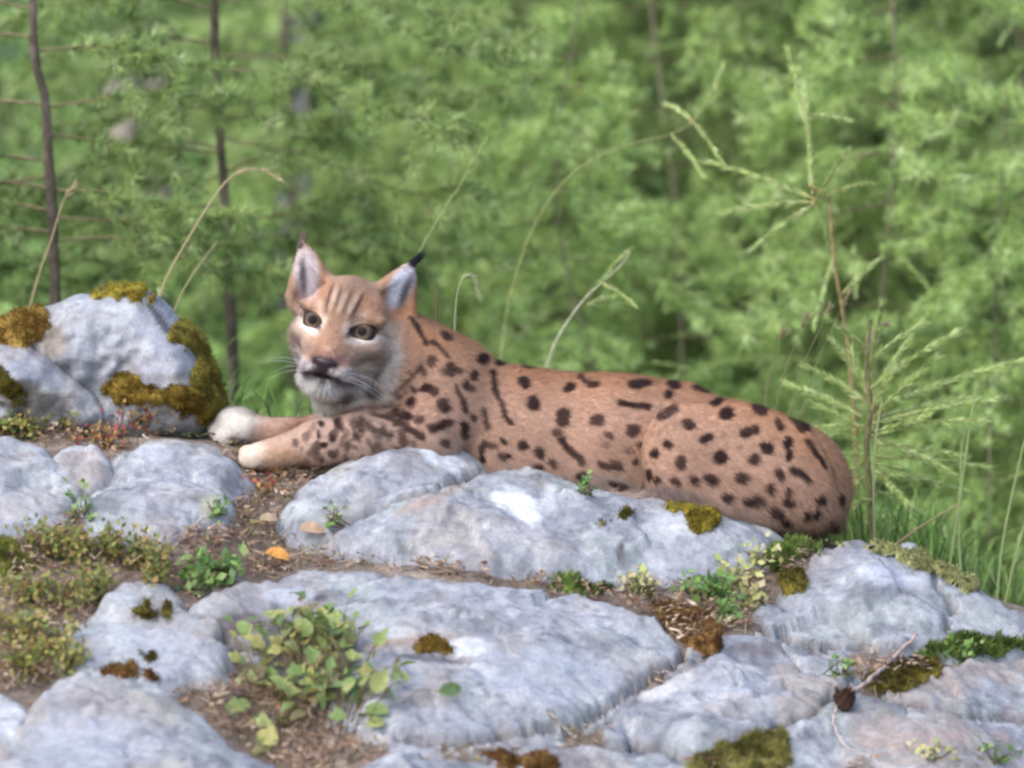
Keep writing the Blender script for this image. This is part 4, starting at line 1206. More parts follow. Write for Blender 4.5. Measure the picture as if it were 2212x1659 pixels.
def big_leaf_plant(label, root, spots, size, cols, height=(0.02, 0.06), lobes=2.0, group=None):
    """every leaf its own object"""
    h = cast(*root)[0]
    t = thing("leafy_plant", label, "plant", h, group)
    metas = [leaf_mesh("leaf", 1.0, 0.40 if j else 0.30, lobes if j else 0, c, 10 * k + j) for k, c in enumerate(cols) for j in range(2)]
    st = Soup()
    for (x, y) in spots:
        q = cast(x, y)[0]
        if q is None: continue
        q = np.array(q) + np.array([0, -0.5, 0.85]) * rng.uniform(*height)
        nr = np.array([rng.normal() * .8, -0.6 + rng.normal() * .5, 0.75 + rng.normal() * .35])
        hd = unit(np.array([q[0] - h.x + rng.normal() * .05, rng.normal() * .06, q[2] - h.z + rng.normal() * .05]))
        R = frame(nr, hd)
        o = bpy.data.objects.new("leaf", metas[rng.integers(len(metas))])
        sz = size * (rng.uniform(.75, 1.2) if y > 1500 else rng.uniform(.4, .95)) / S
        M = Matrix.Identity(4)
        for a in range(3):
            for b_ in range(3): M[a][b_] = R[a, b_] * sz * (rng.uniform(.85, 1.2) if b_ == 0 else 1)
            M[a][3] = q[a] - t.location[a]
        link(o, t); o.matrix_local = M
        g0 = np.array(down(q[0] * .7 + h.x * .3, q[1] * .7 + h.y * .3)[0])
        mid = (g0 + q) / 2 + [0, 0, 0.012]
        V, F = tube(spline([g0, mid, q + R[:, 1] * sz * .15], 7), np.linspace(0.0011, 0.0006, 7), 4)
        st.add(V, F, (0.17, 0.13, 0.06))
    st.build("stem", M_leaf, t)
    return t

def small_plant(name, label, px, py, rx, ry, n, leafsize, cols, height, stems=8, group=None, cat="plant"):
    """low plant with many tiny leaves"""
    h = cast(px, py + ry * 0.6)[0]
    if h is None: return
    h = np.array(h)
    t = thing(name, label, cat, h, group)
    sp, st = Soup(), Soup()
    tips = []
    for k in range(stems):
        tip = h + np.array([rng.uniform(-1, 1) * rx / S, rng.uniform(-1, 1) * ry * .9 / S, height * rng.uniform(.5, 1.1)])
        m = (h + tip) / 2 + rng.normal(size=3) * 0.006
        line = spline([h + rng.normal(size=3) * [.012, .012, 0], m, tip], 8)
        tips.append(line)
        V, F = tube(line, np.linspace(0.0013, 0.0006, 8), 4); st.add(V, F, (0.13, 0.085, 0.05))
    base = np.vstack([tips[i][rng.integers(2, 8)] for i in rng.integers(0, stems, n)]) + rng.normal(size=(n, 3)) * [rx / S * .22, .012, .010]
    col = np.array(cols)[rng.integers(0, len(cols), n)] * rng.uniform(.75, 1.3, (n, 1))
    dv = unit(rng.normal(size=(n, 3)) + [0, 0, .3]); nr = unit(rng.normal(size=(n, 3)) * .6 + [0, -.7, .8])
    sd = unit(np.cross(dv, nr)); L = (leafsize / S * rng.uniform(.6, 1.3, n))[:, None]
    V = np.stack([base, base + dv * L * .45 + sd * L * .32, base + dv * L, base + dv * L * .45 - sd * L * .32], 1).reshape(-1, 3)
    sp.add(V, np.arange(4 * n).reshape(-1, 4), np.repeat(col, 4, 0))
    sp.build("foliage", M_leaf, t); st.build("stem", M_leaf, t)

# bramble in the foreground
spots = [(rng.normal(665, 66), rng.normal(1400, 30)) for _ in range(105)] + [(rng.normal(700, 85), rng.normal(1475, 40)) for _ in range(95)] + \
        [(560, 1385), (545, 1360), (590, 1375), (560, 1480), (590, 1510), (540, 1540), (575, 1570), (605, 1590), (560, 1525), (640, 1550), (660, 1530), (580, 1610), (630, 1575), (700, 1570), (770, 1560),
         (790, 1590), (745, 1500), (800, 1500), (780, 1440), (825, 1460), (760, 1420), (720, 1390), (750, 1585), (690, 1350), (640, 1345), (850, 1475), (600, 1620), (840, 1540), (610, 1560), (590, 1590)]
big_leaf_plant("leafy yellow-green bramble growing from the soil pocket between the slabs", (690, 1585), spots, 50, LEAFCOL['bramble'], (0.006, 0.036))
HG = "heath shrubs beside the slabs"
for k, (x, y, rx, ry, lab) in enumerate([
        (95, 1190, 55, 30, "olive heath shrub above the green moss patch"), (165, 1205, 50, 30, "yellowish heath shrub between moss patch and dark hollow"),
        (235, 1195, 45, 28, "heath shrub growing right behind the dark hollow"), (300, 1205, 50, 34, "olive heath shrub at the tip of the spotted slab"),
        (330, 1245, 36, 20, "small heath shrub beside the green herb"), (60, 1290, 55, 34, "brownish heath shrub below the green moss patch"), (140, 1300, 55, 36, "yellow-olive heath shrub beside the spotted slab"),
        (200, 1285, 40, 26, "thin heath shrub in front of the dark hollow"), (40, 1375, 60, 34, "wide heath shrub above the beige stone"), (115, 1395, 50, 34, "heath shrub at the lower left of the spotted slab"),
        (70, 1450, 60, 30, "dark heath shrub just above the beige stone"), (150, 1440, 36, 26, "green heath shrub touching the big rounded slab"), (40, 930, 60, 24, "grey-green heath shrub at the foot of the low boulder"), (130, 915, 50, 22, "pale heath shrub between boulder and flat slab")]):
    small_plant("heath_shrub", lab, x, y, rx, ry, 260, 15, LEAFCOL['heath'], 0.05 if k < 12 else 0.03, 12, HG, "shrub")
for (x, y, rx, ry, c, n, sz, hgt, lab) in [
        (470, 1240, 55, 24, 'herb', 150, 26, .035, "bright green herb with round leaves beside the orange leaf"), (415, 1265, 40, 20, 'herb', 90, 22, .03, "smaller green herb at the end of the long slab"),
        (1530, 1280, 60, 30, 'herb', 220, 20, .035, "green herb above the ochre moss cushion"), (1575, 1325, 26, 24, 'herb', 80, 20, .03, "green herb hanging over the right side of the ochre moss"), (1590, 1245, 50, 24, 'yellow', 110, 20, .02, "pale yellow-green herb at the edge of the wide slab"),
        (1370, 1262, 50, 16, 'yellow', 90, 20, .025, "yellow withered herb in the crack behind the long slab"), (1625, 1300, 40, 18, 'yellow', 80, 22, .02, "yellow withered herb beside the round olive moss"), (1730, 1160, 40, 14, 'herb', 90, 16, .02, "green herb at the lynx's rump"),
        (1640, 1205, 46, 18, 'yellow', 100, 18, .02, "pale lichen-like herb above the round olive moss"), (590, 1015, 40, 22, 'red', 140, 16, .035, "reddish-brown herb in front of the lynx's near paw"), (660, 1000, 50, 22, 'heath', 150, 15, .03, "olive herb under the lynx's forearm"),
        (560, 1060, 46, 16, 'red', 110, 15, .02, "low reddish herb between paw and rock hump"), (470, 1105, 26, 18, 'herb', 50, 16, .025, "little green herb at the edge of the rounded rock"), (170, 1110, 24, 28, 'herb', 40, 18, .05, "thin yellow-green herb above the heath shrubs"),
        (290, 905, 110, 16, 'red', 260, 14, .025, "brown withered herb mat at the foot of the large boulder"), (410, 935, 50, 12, 'herb', 110, 14, .025, "green herb tuft on the edge above the rounded rock"), (240, 955, 70, 18, 'red', 160, 14, .025, "rusty herb tuft above the small stone"),
        (2080, 1420, 46, 16, 'herb', 100, 18, .025, "green herb under the moss strip"), (1820, 1450, 24, 14, 'herb', 40, 18, .02, "small green herb beside the dry twig"), (720, 1125, 18, 20, 'herb', 26, 16, .03, "single green sprig on the rock hump's lower edge"), (1270, 1062, 26, 10, 'herb', 50, 14, .015, "tiny green sprig under the lynx's belly"),
        (2010, 1630, 60, 16, 'yellow', 70, 18, .02, "pale yellow herb on the low pinkish slab"), (2150, 1640, 40, 14, 'herb', 50, 18, .02, "green herb beside the low pinkish slab")]:
    small_plant("herb", lab, x, y, rx, ry, n, sz, LEAFCOL[c], hgt, 8)

# fallen leaf, chips, cone and dry twigs
def single_leaf(name, label, cat, px, py, size, col, head):
    q = np.array(cast(px, py)[0]) + [0, -0.012, 0.022]
    me = leaf_mesh(name, 1.0, 0.32, 0, col, 5)
    o = bpy.data.objects.new(name, me); link(o)
    R = frame((0.1, -0.6, 0.8), np.array([math.cos(head), 0.2, math.sin(head)])) * size / S
    M = Matrix.Identity(4)
    for a in range(3):
        for b_ in range(3): M[a][b_] = R[a, b_]
        M[a][3] = q[a]
    o.matrix_world = M
    tag(o, label, cat)
single_leaf("fallen_leaf", "orange fallen leaf lying on the soil beside the green herb", "leaf", 572, 1222, 58, (0.85, 0.40, 0.10), -0.3)
single_leaf("fallen_leaf", "pale tan dry leaf lying on the soil above the long slab", "leaf", 645, 1172, 62, (0.60, 0.40, 0.26), 0.15)
single_leaf("fallen_leaf", "small pale dry leaf at the lower end of the rock hump", "leaf", 560, 1150, 44, (0.55, 0.42, 0.26), 0.3)

def twig(label, pts, r0, r1, lift=0.012, col=(0.34, 0.26, 0.21), name="dry_twig", group="dry twigs on the rocks"):
    W = []
    for (x, y) in pts:
        q = np.array(cast(x, y)[0]); W.append(q + np.array([0, -0.4, 0.9]) * lift)
    V, F = tube(spline(W, 24) + rng.normal(size=(24, 3)) * 0.0008, np.linspace(r0, r1, 24), 6)
    c = np.array(col) * (1 + 0.15 * rng.normal(size=(len(V), 1)))
    o = part(name, V, F, M_bark, None, c); tag(o, label, "twig", group)
twig("bare forked twig slanting over the low pinkish slab", [(1808, 1530), (1860, 1500), (1915, 1455), (1960, 1410), (1980, 1388)], 0.0042, 0.0026, 0.016, (0.42, 0.32, 0.28))
twig("thin dry stalk bending down from the bare twig", [(1812, 1528), (1800, 1570), (1815, 1610), (1840, 1640)], 0.002, 0.0014, 0.012, (0.45, 0.36, 0.33))
twig("thin grey twig in the soil left of the long slab", [(360, 1210), (410, 1165), (450, 1120)], 0.002, 0.0012)
twig("thin dry twig in front of the big rounded slab's upper edge", [(10, 1520), (50, 1470), (85, 1430)], 0.002, 0.0012, 0.02)
twig("short dark twig in the crack below the long slab", [(1180, 1545), (1215, 1580), (1235, 1600)], 0.0022, 0.0015, 0.01, (0.40, 0.34, 0.28))

q = np.array(cast(1824, 1530)[0]) + [0, -0.008, 0.012]
t = thing("pine_cone", "small dark brown conifer cone lying under the bare twig", "cone", q)
sv2, sf2 = uv_sphere(14, 10)
core = part("core", q + sv2 * [0.013, 0.013, 0.017], sf2, M_bark, t, np.tile([0.05, 0.025, 0.02], (len(sv2), 1)))
scm = make_mesh("scale", np.array([(-.005, 0, 0), (.005, 0, 0), (.007, .004, .008), (0, .007, .012), (-.007, .004, .008), (0, .001, .006)]), np.array([(0, 1, 5), (1, 2, 5), (2, 3, 5), (3, 4, 5), (4, 0, 5)]), np.tile([0.09, 0.05, 0.035], (6, 1)), False)
scm.materials.append(M_bark)
for k in range(26):
    zz = -0.013 + 0.026 * k / 25; a = k * 2.4; rr = 0.013 * math.sqrt(max(0.05, 1 - (zz / 0.018) ** 2))
    o = bpy.data.objects.new("scale", scm); link(o, t)
    o.location = (rr * math.cos(a), rr * math.sin(a), zz); o.rotation_euler = (0, 0, a - math.pi / 2)

# ------------------------------------------------------------------ grass and undergrowth behind the crest
def ground_z(X, Y): return soil_z(X, Y)
N1 = 26000
X = rng.uniform(-1.25, 1.25, N1); Y = 0.42 + 2.4 * rng.random(N1) ** 1.3
nz = vnoise(np.column_stack([X, Y, 0 * X]), 3.0, 61)
ok = rng.random(N1) < 0.45 + 0.5 * nz
X, Y, nz = X[ok], Y[ok], nz[ok]; n = len(X)
P = np.column_stack([X, Y, ground_z(X, Y) - 0.01])
Hh = rng.uniform(0.10, 0.34, n) * (0.8 + 0.4 * nz) * np.where(Y < 0.7, 0.55, 1)
lean = rng.normal(size=(n, 3)) * [0.45, 0.45, 0]
pal = np.array([(0.10, 0.19, 0.04), (0.16, 0.27, 0.06), (0.22, 0.33, 0.09), (0.08, 0.15, 0.05), (0.27, 0.33, 0.13), (0.34, 0.33, 0.17)])
ci = rng.choice(6, n, p=[.25, .28, .2, .15, .08, .04])
C = 1.3 * pal[ci] * rng.uniform(.75, 1.25, (n, 1))
V, F, Cv = blades(P, Hh, rng.uniform(0.002, 0.006, n), lean, C * 0.8, C * 1.15)
o = part("grass", V, F, M_grass, None, Cv, "stuff"); tag(o, "green grass growing behind the lynx", "grass")

N2 = 70000
X = rng.uniform(-1.8, 1.8, N2); Y = 1.2 + 5.5 * rng.random(N2)
gzn = fbm(np.column_stack([X, Y, 0 * X]), 2.6, 3, 66)
P = np.column_stack([X, Y, ground_z(X, Y)])
P[:, 2] += rng.random(N2) ** 1.5 * (0.10 + 0.16 * sstep(-0.3, 0.6, gzn))
dv = unit(rng.normal(size=(N2, 3)) + [0, -0.3, 0.7])
nr = unit(rng.normal(size=(N2, 3)) * .6 + [0, -.7, .8]); sd = unit(np.cross(dv, nr))
L = rng.uniform(0.018, 0.055, N2)[:, None]; Wd = L * rng.uniform(.12, .34, (N2, 1))
pal = np.array([(0.08, 0.14, 0.05), (0.13, 0.22, 0.07), (0.19, 0.29, 0.09), (0.06, 0.10, 0.05), (0.24, 0.29, 0.12), (0.26, 0.24, 0.15)])
k = np.clip((gzn * 1.6 + 2.2 + rng.normal(size=N2) * .9), 0, 5).astype(int)
V = np.stack([P, P + dv * L * .5 + sd * Wd, P + dv * L, P + dv * L * .5 - sd * Wd], 1).reshape(-1, 3)
sp = Soup(); sp.add(V, np.arange(4 * N2).reshape(-1, 4), np.repeat(1.6 * pal[k] * rng.uniform(.7, 1.3, (N2, 1)), 4, 0))
o = sp.build("undergrowth", M_leaf, None, "stuff"); tag(o, "low green undergrowth covering the slope behind the trees", "undergrowth")

# ------------------------------------------------------------------ boulders on the slope behind
# ------------------------------------------------------------------ larches
NP = np.array([(0.27, 0.39, 0.12), (0.35, 0.48, 0.15), (0.44, 0.56, 0.22), (0.16, 0.26, 0.09), (0.52, 0.61, 0.31)])
def needles_on(sp, line, spacing, nn, L, W, tone=1.0, spread=1.0):
    seg = np.linalg.norm(np.diff(line, axis=0), axis=1); tot = seg.sum()
    m = max(2, int(tot / spacing))
    s = np.concatenate([[0], np.cumsum(seg)]); t = np.linspace(0.06, 1, m) * tot
    C = np.stack([np.interp(t, s, line[:, k]) for k in range(3)], 1)
    T = unit(np.stack([np.interp(t, s, np.gradient(line[:, k])) for k in range(3)], 1))
    P = np.repeat(C, nn, 0); Tn = np.repeat(T, nn, 0)
    dv = unit(rdir(len(P)) * spread + Tn * 0.75)
    ci = np.repeat(rng.choice(5, m, p=[.26, .32, .2, .12, .10]), nn)
    sp.tris(needle_tris(P, dv, L * rng.uniform(.6, 1.15, len(P)), W), NP[ci] * rng.uniform(.75, 1.25, (len(P), 1)) * tone)

def branch(sp, wood, p0, az, L, droop, dens=1.0, r=0.005, tone=1.0, nl=0.026, wk=1.0):
    d = np.array([math.cos(az), math.sin(az), 0])
    pts = [p0, p0 + d * L * .35 + [0, 0, 0.04 * L - droop * .25 * L], p0 + d * L * .7 + [0, 0, -droop * .75 * L], p0 + d * L + [0, 0, -droop * L * .85]]
    pts = [p + rng.normal(size=3) * 0.02 * L * (i > 0) for i, p in enumerate(pts)]
    line = spline(pts, 14)
    V, F = tube(line, np.linspace(r * wk, 0.0010, 14), 4); wood.add(V, F, (0.19, 0.16, 0.09))
    needles_on(sp, line[3:], 0.011, int(12 * dens), nl, 0.0024, tone)
    k = int(7 + L * 16)
    for j in range(k):
        f = rng.uniform(.18, .98); q = line[min(13, int(f * 13))]
        sgn = 1 if j % 2 else -1
        a2 = az + sgn * rng.uniform(.5, 1.1); l2 = L * rng.uniform(.14, .36) * (1.15 - .5 * f)
        d2 = np.array([math.cos(a2), math.sin(a2), rng.normal() * .25 - .15])
        tl = spline([q, q + d2 * l2 * .5 + [0, 0, rng.normal() * .01], q + d2 * l2 + [0, 0, -0.12 * l2 + rng.normal() * .02]], 7)
        V, F = tube(tl, np.linspace(0.0022, 0.0009, 7), 3); wood.add(V, F, (0.24, 0.19, 0.10))
        needles_on(sp, tl, 0.011, int(12 * dens), nl, 0.0024, tone)

def larch_parts(h, nb, Lmax, seed, dens=1.0, tone=1.0):
    """returns trunk and crown meshes, base at the origin"""
    global rng
    keep = rng; rng = np.random.default_rng(seed)
    sp, wood = Soup(), Soup()
    tp = spline([(0, 0, -0.1), (rng.normal() * .03, rng.normal() * .03, h * .35), (rng.normal() * .05, rng.normal() * .05, h * .7), (0, 0, h)], 20)
    for i in range(nb):
        f = 0.05 + 0.93 * (i / nb); p = tp[min(19, int(f * 19))]
        L = Lmax * (1 - f) ** 0.7 * rng.uniform(.65, 1.1) + 0.08
        branch(sp, wood, p, i * 2.4 + rng.normal() * .4, L, rng.uniform(.0, .55), dens, 0.006, tone, 0.034, 0.4)
    for i in range(60):                                   # long pale shoots
        f = rng.uniform(.05, .7); p = tp[int(f * 19)]; a = rng.uniform(0, 6.28); R = Lmax * (1 - f) ** .7 * rng.uniform(.5, 1.0)
        p = p + np.array([math.cos(a) * R, math.sin(a) * R, rng.normal() * .06]); dv = unit(np.array([math.cos(a) * .7, math.sin(a) * .7, 0]) + rng.normal(size=3) * .7)
        ln = spline([p, p + dv * .06 + [0, 0, .004], p + dv * rng.uniform(.10, .17)], 6)
        n0_ = len(sp.C); needles_on(sp, ln, 0.006, 9, 0.016, 0.0024, 1.0, 0.35); sp.C[n0_] = sp.C[n0_] * 0.85 + [0.12, 0.12, 0.06]
    V, F = tube(tp, np.linspace(0.005, 0.002, 20), 8)
    tm = make_mesh("trunk", V, F, np.tile([0.20, 0.18, 0.12], (len(V), 1)) * (1 + .2 * rng.normal(size=(len(V), 1)))); tm.materials.append(M_bark)
    v1, f1, c1 = sp.get(); v2, f2, c2 = wood.get()
    cm = make_mesh("crown", np.vstack([v1, v2]), np.vstack([f1, f2 + len(v1)]), np.vstack([c1, c2])); cm.materials.append(M_needle)
    rng = keep
    return tm, cm

VARS = [larch_parts(2.0, 46, 0.75, 101, 1.0, 1.0), larch_parts(1.7, 42, 0.65, 102, 1.0, 1.3), larch_parts(2.4, 46, 0.85, 103, 1.0, 0.62)]
def place_larch(k, x, y, s, rz, label, group):
    z = float(ground_z(np.array([x]), np.array([y]))[0])
    t = thing("larch_tree", label, "tree", (x, y, z), group)
    t.rotation_euler = (0, 0, rz); t.scale = (s, s, s)
    for nm, me in zip(("trunk", "crown"), VARS[k]):
        o = bpy.data.objects.new(nm, me); link(o, t)
LG = "young larches on the slope behind"
LL = ["young mid-green feathery larch on the slope behind the lynx", "short bright yellow-green feathery larch on the slope behind the lynx", "taller dark green feathery larch on the slope behind the lynx"]
for i, (k, x, y, s) in enumerate([(1, 0.62, 1.75, .95), (0, 0.98, 2.15, 1.0), (1, 0.30, 2.3, 1.0), (2, 0.72, 2.75, 1.0), (0, 0.02, 2.75, .9), (2, 1.25, 2.9, 1.0), (0, 0.40, 3.3, 1.05),
                                  (1, -0.22, 3.0, .9), (2, 0.95, 3.6, 1.0), (1, 0.85, 1.5, .7), (1, 0.12, 1.7, .7), (0, 1.45, 2.2, .9), (2, -0.15, 3.9, 1.0), (1, 0.95, 2.5, 1.1), (1, 1.25, 1.7, .8), (2, 1.1, 4.6, 1.2)]):
    place_larch(k, x, y, s, i * 1.7, LL[k], LG)

def custom_larch(label, pts, y, r0, r1, brs, seed, cols=((0.07, 0.058, 0.045), (0.15, 0.125, 0.10)), name="larch_tree"):
    """thin trunk following layout points, with given branches (px, py, dir, length m)"""
    line = spline([pt(a, b, y) for a, b in pts], 40)
    gz_ = float(ground_z(np.array([line[-1, 0]]), np.array([y]))[0])
    line = np.vstack([line, [[line[-1, 0], y, min(gz_, line[-1, 2]) - 0.05]]])
    t = thing(name, label, "tree", line[-1])
    V, F = tube(line, np.linspace(r1, r0, len(line)), 16)
    V = V + (0.14 * r0 * fbm(V * [1, 1, .4], 60, 2, seed))[:, None] * [1, 1, 0]
    n = fbm(V * [1, 1, .35], 26, 3, seed)
    part("trunk", V, F, M_bark, t, lerp(cols[0], cols[1], sstep(-.25, .4, n)))
    sp = Soup()
    for (bx, by, az, L, dr) in brs:
        w = Soup()
        branch(sp, w, pt(bx, by, y), az, L, dr, 1.5, 0.005, 0.9, 0.032, 0.55)
        w.build("branch", M_bark, t)
    if brs: sp.build("crown", M_needle, t)
PI = math.pi
custom_larch("thin dark-stemmed young larch rising behind the large boulder's moss cap", [(72, -260), (70, -60), (72, 60), (80, 150), (98, 220), (104, 330), (112, 450), (117, 560), (119, 650), (120, 780)], 0.95, 0.0095, 0.006,
             [(98, 225, PI - .15, .45, .05), (100, 232, .25, .35, -.05), (104, 345, PI + .1, .4, .1), (108, 405, PI - .2, .45, .05), (109, 410, .1, .35, .15), (112, 455, PI, .4, .05), (113, 470, .4, .35, .2), (72, 20, PI, .5, .1), (72, -100, 2.6, .5, .2), (76, 110, .1, .32, .1), (115, 520, .2, .4, .2), (108, 380, PI - .6, .4, .2), (100, 290, .5, .3, .3), (74, 80, 2.7, .45, .2), (114, 500, PI - .3, .4, .2)], 201)
custom_larch("slender young larch with one upswept side branch, left of the lynx's ear", [(463, -260), (462, -60), (463, 60), (470, 200), (480, 350), (486, 450), (490, 560), (498, 680), (505, 800)], 1.35, 0.0095, 0.006,
             [(485, 372, .15, .22, -.45), (474, 235, PI + .2, .3, .1), (466, 120, .2, .5, .15), (480, 330, PI - .1, .5, .2), (482, 300, -.3, .45, .25), (463, 20, PI + .4, .3, -.1), (463, 0, -.2, .55, .2), (486, 440, PI + .3, .45, .25), (487, 470, .3, .45, .2), (463, -80, 2.9, .6, .3), (463, -120, .4, .6, .3), (475, 260, .9, .4, .1), (482, 380, PI - .5, .45, .2), (478, 320, 2.4, .4, .2), (488, 520, .5, .4, .2), (470, 150, -.6, .5, .2), (466, 90, 2.8, .35, .1), (489, 540, 2.8, .4, .2)], 202)
custom_larch("dim grey larch stem directly behind the lynx's left ear tip", [(610, -200), (612, 0), (618, 180), (626, 330), (632, 450), (636, 560), (640, 760)], 2.9, 0.010, 0.006,
             [(618, 150, .2, .5, .2), (616, 80, PI, .5, .2), (628, 380, PI + .2, .4, .3), (626, 330, -.3, .4, .3), (612, 0, .5, .6, .2)], 203)
custom_larch("old dark larch stem far up the slope among green branches", [(1330, -200), (1300, -40), (1285, 60), (1272, 220), (1262, 330), (1258, 480)], 3.9, 0.022, 0.018, [(1280, 120, .3, .6, .2), (1272, 230, PI, .6, .2)], 204)

SN = ((0.035, 0.03, 0.032), (0.40, 0.34, 0.30))
custom_larch("broken grey-brown snag with dark furrows between the two thin larches", [(262, 75), (258, 120), (255, 180), (258, 240), (262, 330), (262, 420)], 3.3, 0.040, 0.030, [], 205, SN, "dead_trunk")
custom_larch("taller broken snag with dark furrows close beside the other snag", [(345, 50), (342, 110), (336, 190), (330, 262), (330, 340), (332, 430)], 3.35, 0.044, 0.032, [], 206, SN, "dead_trunk")
custom_larch("bluish grey old larch trunk half hidden by needles above the lynx's ear", [(672, -200), (665, 0), (655, 150), (648, 260), (640, 350), (636, 460)], 3.2, 0.036, 0.030, [(664, 40, .3, .5, .2), (650, 230, PI, .5, .3)], 207, ((0.04, 0.04, 0.05), (0.30, 0.29, 0.32)))

# sapling with a star of long shoots
def shoot(sp, wood, a, b, y0, y1, L=0.020, r=0.0022, n=10, tone=1.15, bend=0.004):
    A, B = pt(a[0], a[1], y0), pt(b[0], b[1], y1)
    m = (A + B) / 2 + [0, 0, bend]
    line = spline([A, m, B], 12)
    V, F = tube(line, np.linspace(r, r * .45, 12), 5); wood.add(V, F, (0.30, 0.28, 0.12))
    global NP
    keep = NP; NP = NP * 0.85 + [0.12, 0.12, 0.06]
    needles_on(sp, line, 0.0055, 9, L * 0.8, 0.0024, tone, 0.38)
    NP = keep
def sapling(label, stem, y, shoots, r, stemcol=(0.22, 0.17, 0.08), L=0.020):
    line = spline([pt(a, b, y) for a, b in stem], 30)
    gz_ = float(ground_z(np.array([line[-1, 0]]), np.array([y]))[0])
    line = np.vstack([line, [[line[-1, 0], y, min(gz_, line[-1, 2]) - 0.03]]])
    t = thing("larch_sapling", label, "tree", line[-1])
    V, F = tube(line, np.linspace(r * .6, r, len(line)), 7)
    part("trunk", V, F, M_bark, t, np.tile(stemcol, (len(V), 1)) * (1 + .2 * rng.normal(size=(len(V), 1))))
    sp, w = Soup(), Soup()
    for (a, b) in shoots: shoot(sp, w, a, b, y, y + rng.uniform(-.12, .08), L)
    w.build("branch", M_bark, t); sp.build("crown", M_needle, t)
sapling("larch sapling with a star of pale shoots above a reddish stem", [(1745, 400), (1790, 430), (1798, 520), (1808, 600), (1828, 720), (1842, 860), (1850, 1000), (1855, 1120)], 0.75,
        [((1760, 430), (1525, 348)), ((1760, 436), (1568, 458)), ((1760, 440), (1620, 540)), ((1765, 430), (1832, 325)), ((1770, 440), (1800, 580)), ((1755, 420), (1738, 190)), ((1750, 300), (1700, 110)), ((1750, 250), (1830, 260)),
         ((1785, 425), (1880, 395)), ((1800, 560), (1760, 700)), ((1815, 640), (1900, 560))], 0.0042)
sapling("small larch sapling standing close behind the lynx's rump", [(1880, 690), (1872, 780), (1880, 880), (1872, 960), (1878, 1050), (1885, 1160)], 0.42,
        [((1875, 760), (1790, 690)), ((1878, 780), (1990, 700)), ((1878, 840), (2060, 720)), ((1872, 870), (1740, 790)), ((1868, 920), (1730, 930)), ((1885, 985), (2130, 1010)), ((1880, 1010), (1960, 1090)), ((1870, 1030), (1780, 1085)), ((1884, 915), (2160, 860)), ((1882, 940), (2050, 1020)), ((1880, 890), (1930, 800)), ((1872, 850), (1840, 760)), ((1890, 900), (2018, 775)), ((1862, 900), (1700, 830)), ((1862, 930), (1770, 880)), ((1865, 960), (1790, 935)), ((1890, 905), (2100, 860)), ((1890, 930), (2130, 905)), ((1890, 960), (2080, 985)), ((1885, 1000), (2010, 1040)), ((1865, 1000), (1800, 1050)),
         ((1880, 860), (1960, 740)), ((1875, 840), (1800, 740)), ((1890, 880), (2200, 780)), ((1880, 800), (1905, 660)), ((1870, 980), (1790, 990)), ((1890, 1060), (1990, 1110)), ((1885, 1080), (1830, 1100)), ((1890, 945), (2000, 900)), ((1890, 1020), (2080, 1060))], 0.0058, (0.15, 0.14, 0.07), 0.026)
sapling("bare-tipped larch shoot bending behind the lynx's back", [(1368, 535), (1340, 575), (1300, 610), (1255, 655), (1200, 740), (1160, 860)], 0.7, [((1368, 535), (1300, 605)), ((1268, 660), (1330, 640)), ((1300, 610), (1370, 660))], 0.002, (0.40, 0.40, 0.28))
sapling("arching larch branch tip crossing the slope above the back", [(1540, 205), (1495, 262), (1450, 290), (1400, 302), (1320, 325), (1220, 390), (1140, 520), (1090, 700), (1075, 900)], 1.0, [((1495, 262), (1440, 225)), ((1495, 262), (1560, 350)), ((1450, 290), (1520, 380)), ((1540, 205), (1560, 150))], 0.0015, (0.28, 0.30, 0.12))

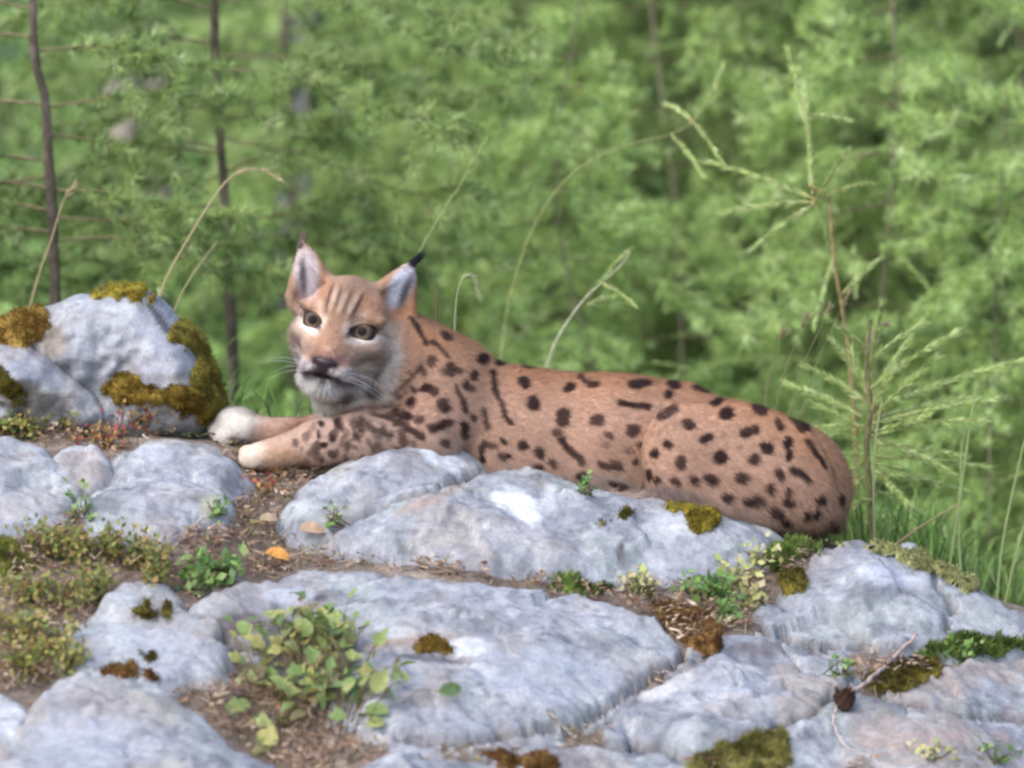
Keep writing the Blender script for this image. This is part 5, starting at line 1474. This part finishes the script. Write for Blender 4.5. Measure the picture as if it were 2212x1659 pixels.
# ------------------------------------------------------------------ tall grass stems
def grass_stem(label, pts, y, col, r=0.0016, head=None):
    line = spline([pt(a, b, y) for a, b in pts], 24)
    V, F = tube(line, np.linspace(r, r * .5, 24), 5)
    sp = Soup(); sp.add(V, F, col)
    if head:
        k = rng.integers(int(24 * (1 - head)), 24, 70)
        P = line[k]; T = unit(np.gradient(line, axis=0))[k]
        dv = unit(T + rdir(70) * .5)
        sp.tris(needle_tris(P, dv, rng.uniform(.008, .02, 70), 0.0028), np.array(col) * 1.1)
    o = sp.build("grass_stem", M_grass, None); tag(o, label, "grass", "tall grass stems around the lynx")
TN = (0.46, 0.38, 0.22); GN = (0.30, 0.38, 0.14); RD = (0.32, 0.27, 0.15)
grass_stem("tan grass stem with drooping seed head leaning over the large boulder", [(340, 660), (360, 600), (410, 510), (470, 415), (510, 375), (555, 365), (600, 385)], 0.5, TN, .0022, .35)
grass_stem("second thinner tan stem beside the drooping seed head", [(372, 680), (400, 620), (440, 560), (470, 520)], 0.5, TN, .0014)
grass_stem("thin tan grass stem in front of the dark larch stem", [(60, 680), (85, 590), (110, 520), (135, 440), (160, 400)], 0.6, TN, .0018, .2)
grass_stem("green grass stem leaning from the lynx's ear tuft", [(880, 640), (905, 548), (950, 470), (1000, 390), (1048, 305)], 0.5, GN, .0016, .5)
grass_stem("pale bent grass leaf beside the lynx's neck", [(982, 720), (984, 670), (990, 625), (1004, 598), (1022, 604), (1036, 640)], 0.35, (0.36, 0.38, 0.22), .0018, .5)
grass_stem("dark dry stalk beside the pale bent grass leaf", [(945, 720), (942, 670), (948, 620)], 0.35, (0.16, 0.12, 0.06), .0028)
for i, (x0, y0, x1, y1) in enumerate([(1672, 900, 1740, 690), (1700, 905, 1790, 670), (1725, 910, 1830, 640), (1650, 890, 1690, 720)]):
    grass_stem("fine tan grass stalk rising behind the lynx's rump", [(x0, y0), ((x0 + x1) / 2 - 8, (y0 + y1) / 2), (x1, y1)], 0.4, RD, .0008, .1)
for i, (x0, y0, x1, y1, x2, y2) in enumerate([(2040, 1300, 2070, 1100, 2110, 820), (2150, 1330, 2170, 1150, 2225, 900), (2165, 1330, 2195, 1200, 2240, 1040), (2080, 1290, 2072, 1150, 2078, 950), (1890, 1200, 1888, 1000, 1905, 860)]):
    grass_stem("pale green grass blade standing behind the bluish slab", [(x0, y0), (x1, y1), (x2, y2)], 0.36, (0.34, 0.42, 0.18), .0028)
grass_stem("slanting dry stalk behind the yellowish moss rim", [(1930, 1180), (2000, 1130), (2080, 1085)], 0.34, (0.36, 0.28, 0.16), .0024)
grass_stem("withered brown flower stalk above the small sapling", [(1878, 900), (1874, 800), (1880, 740), (1895, 705), (1910, 700)], 0.6, (0.30, 0.24, 0.16), .0034, .3)
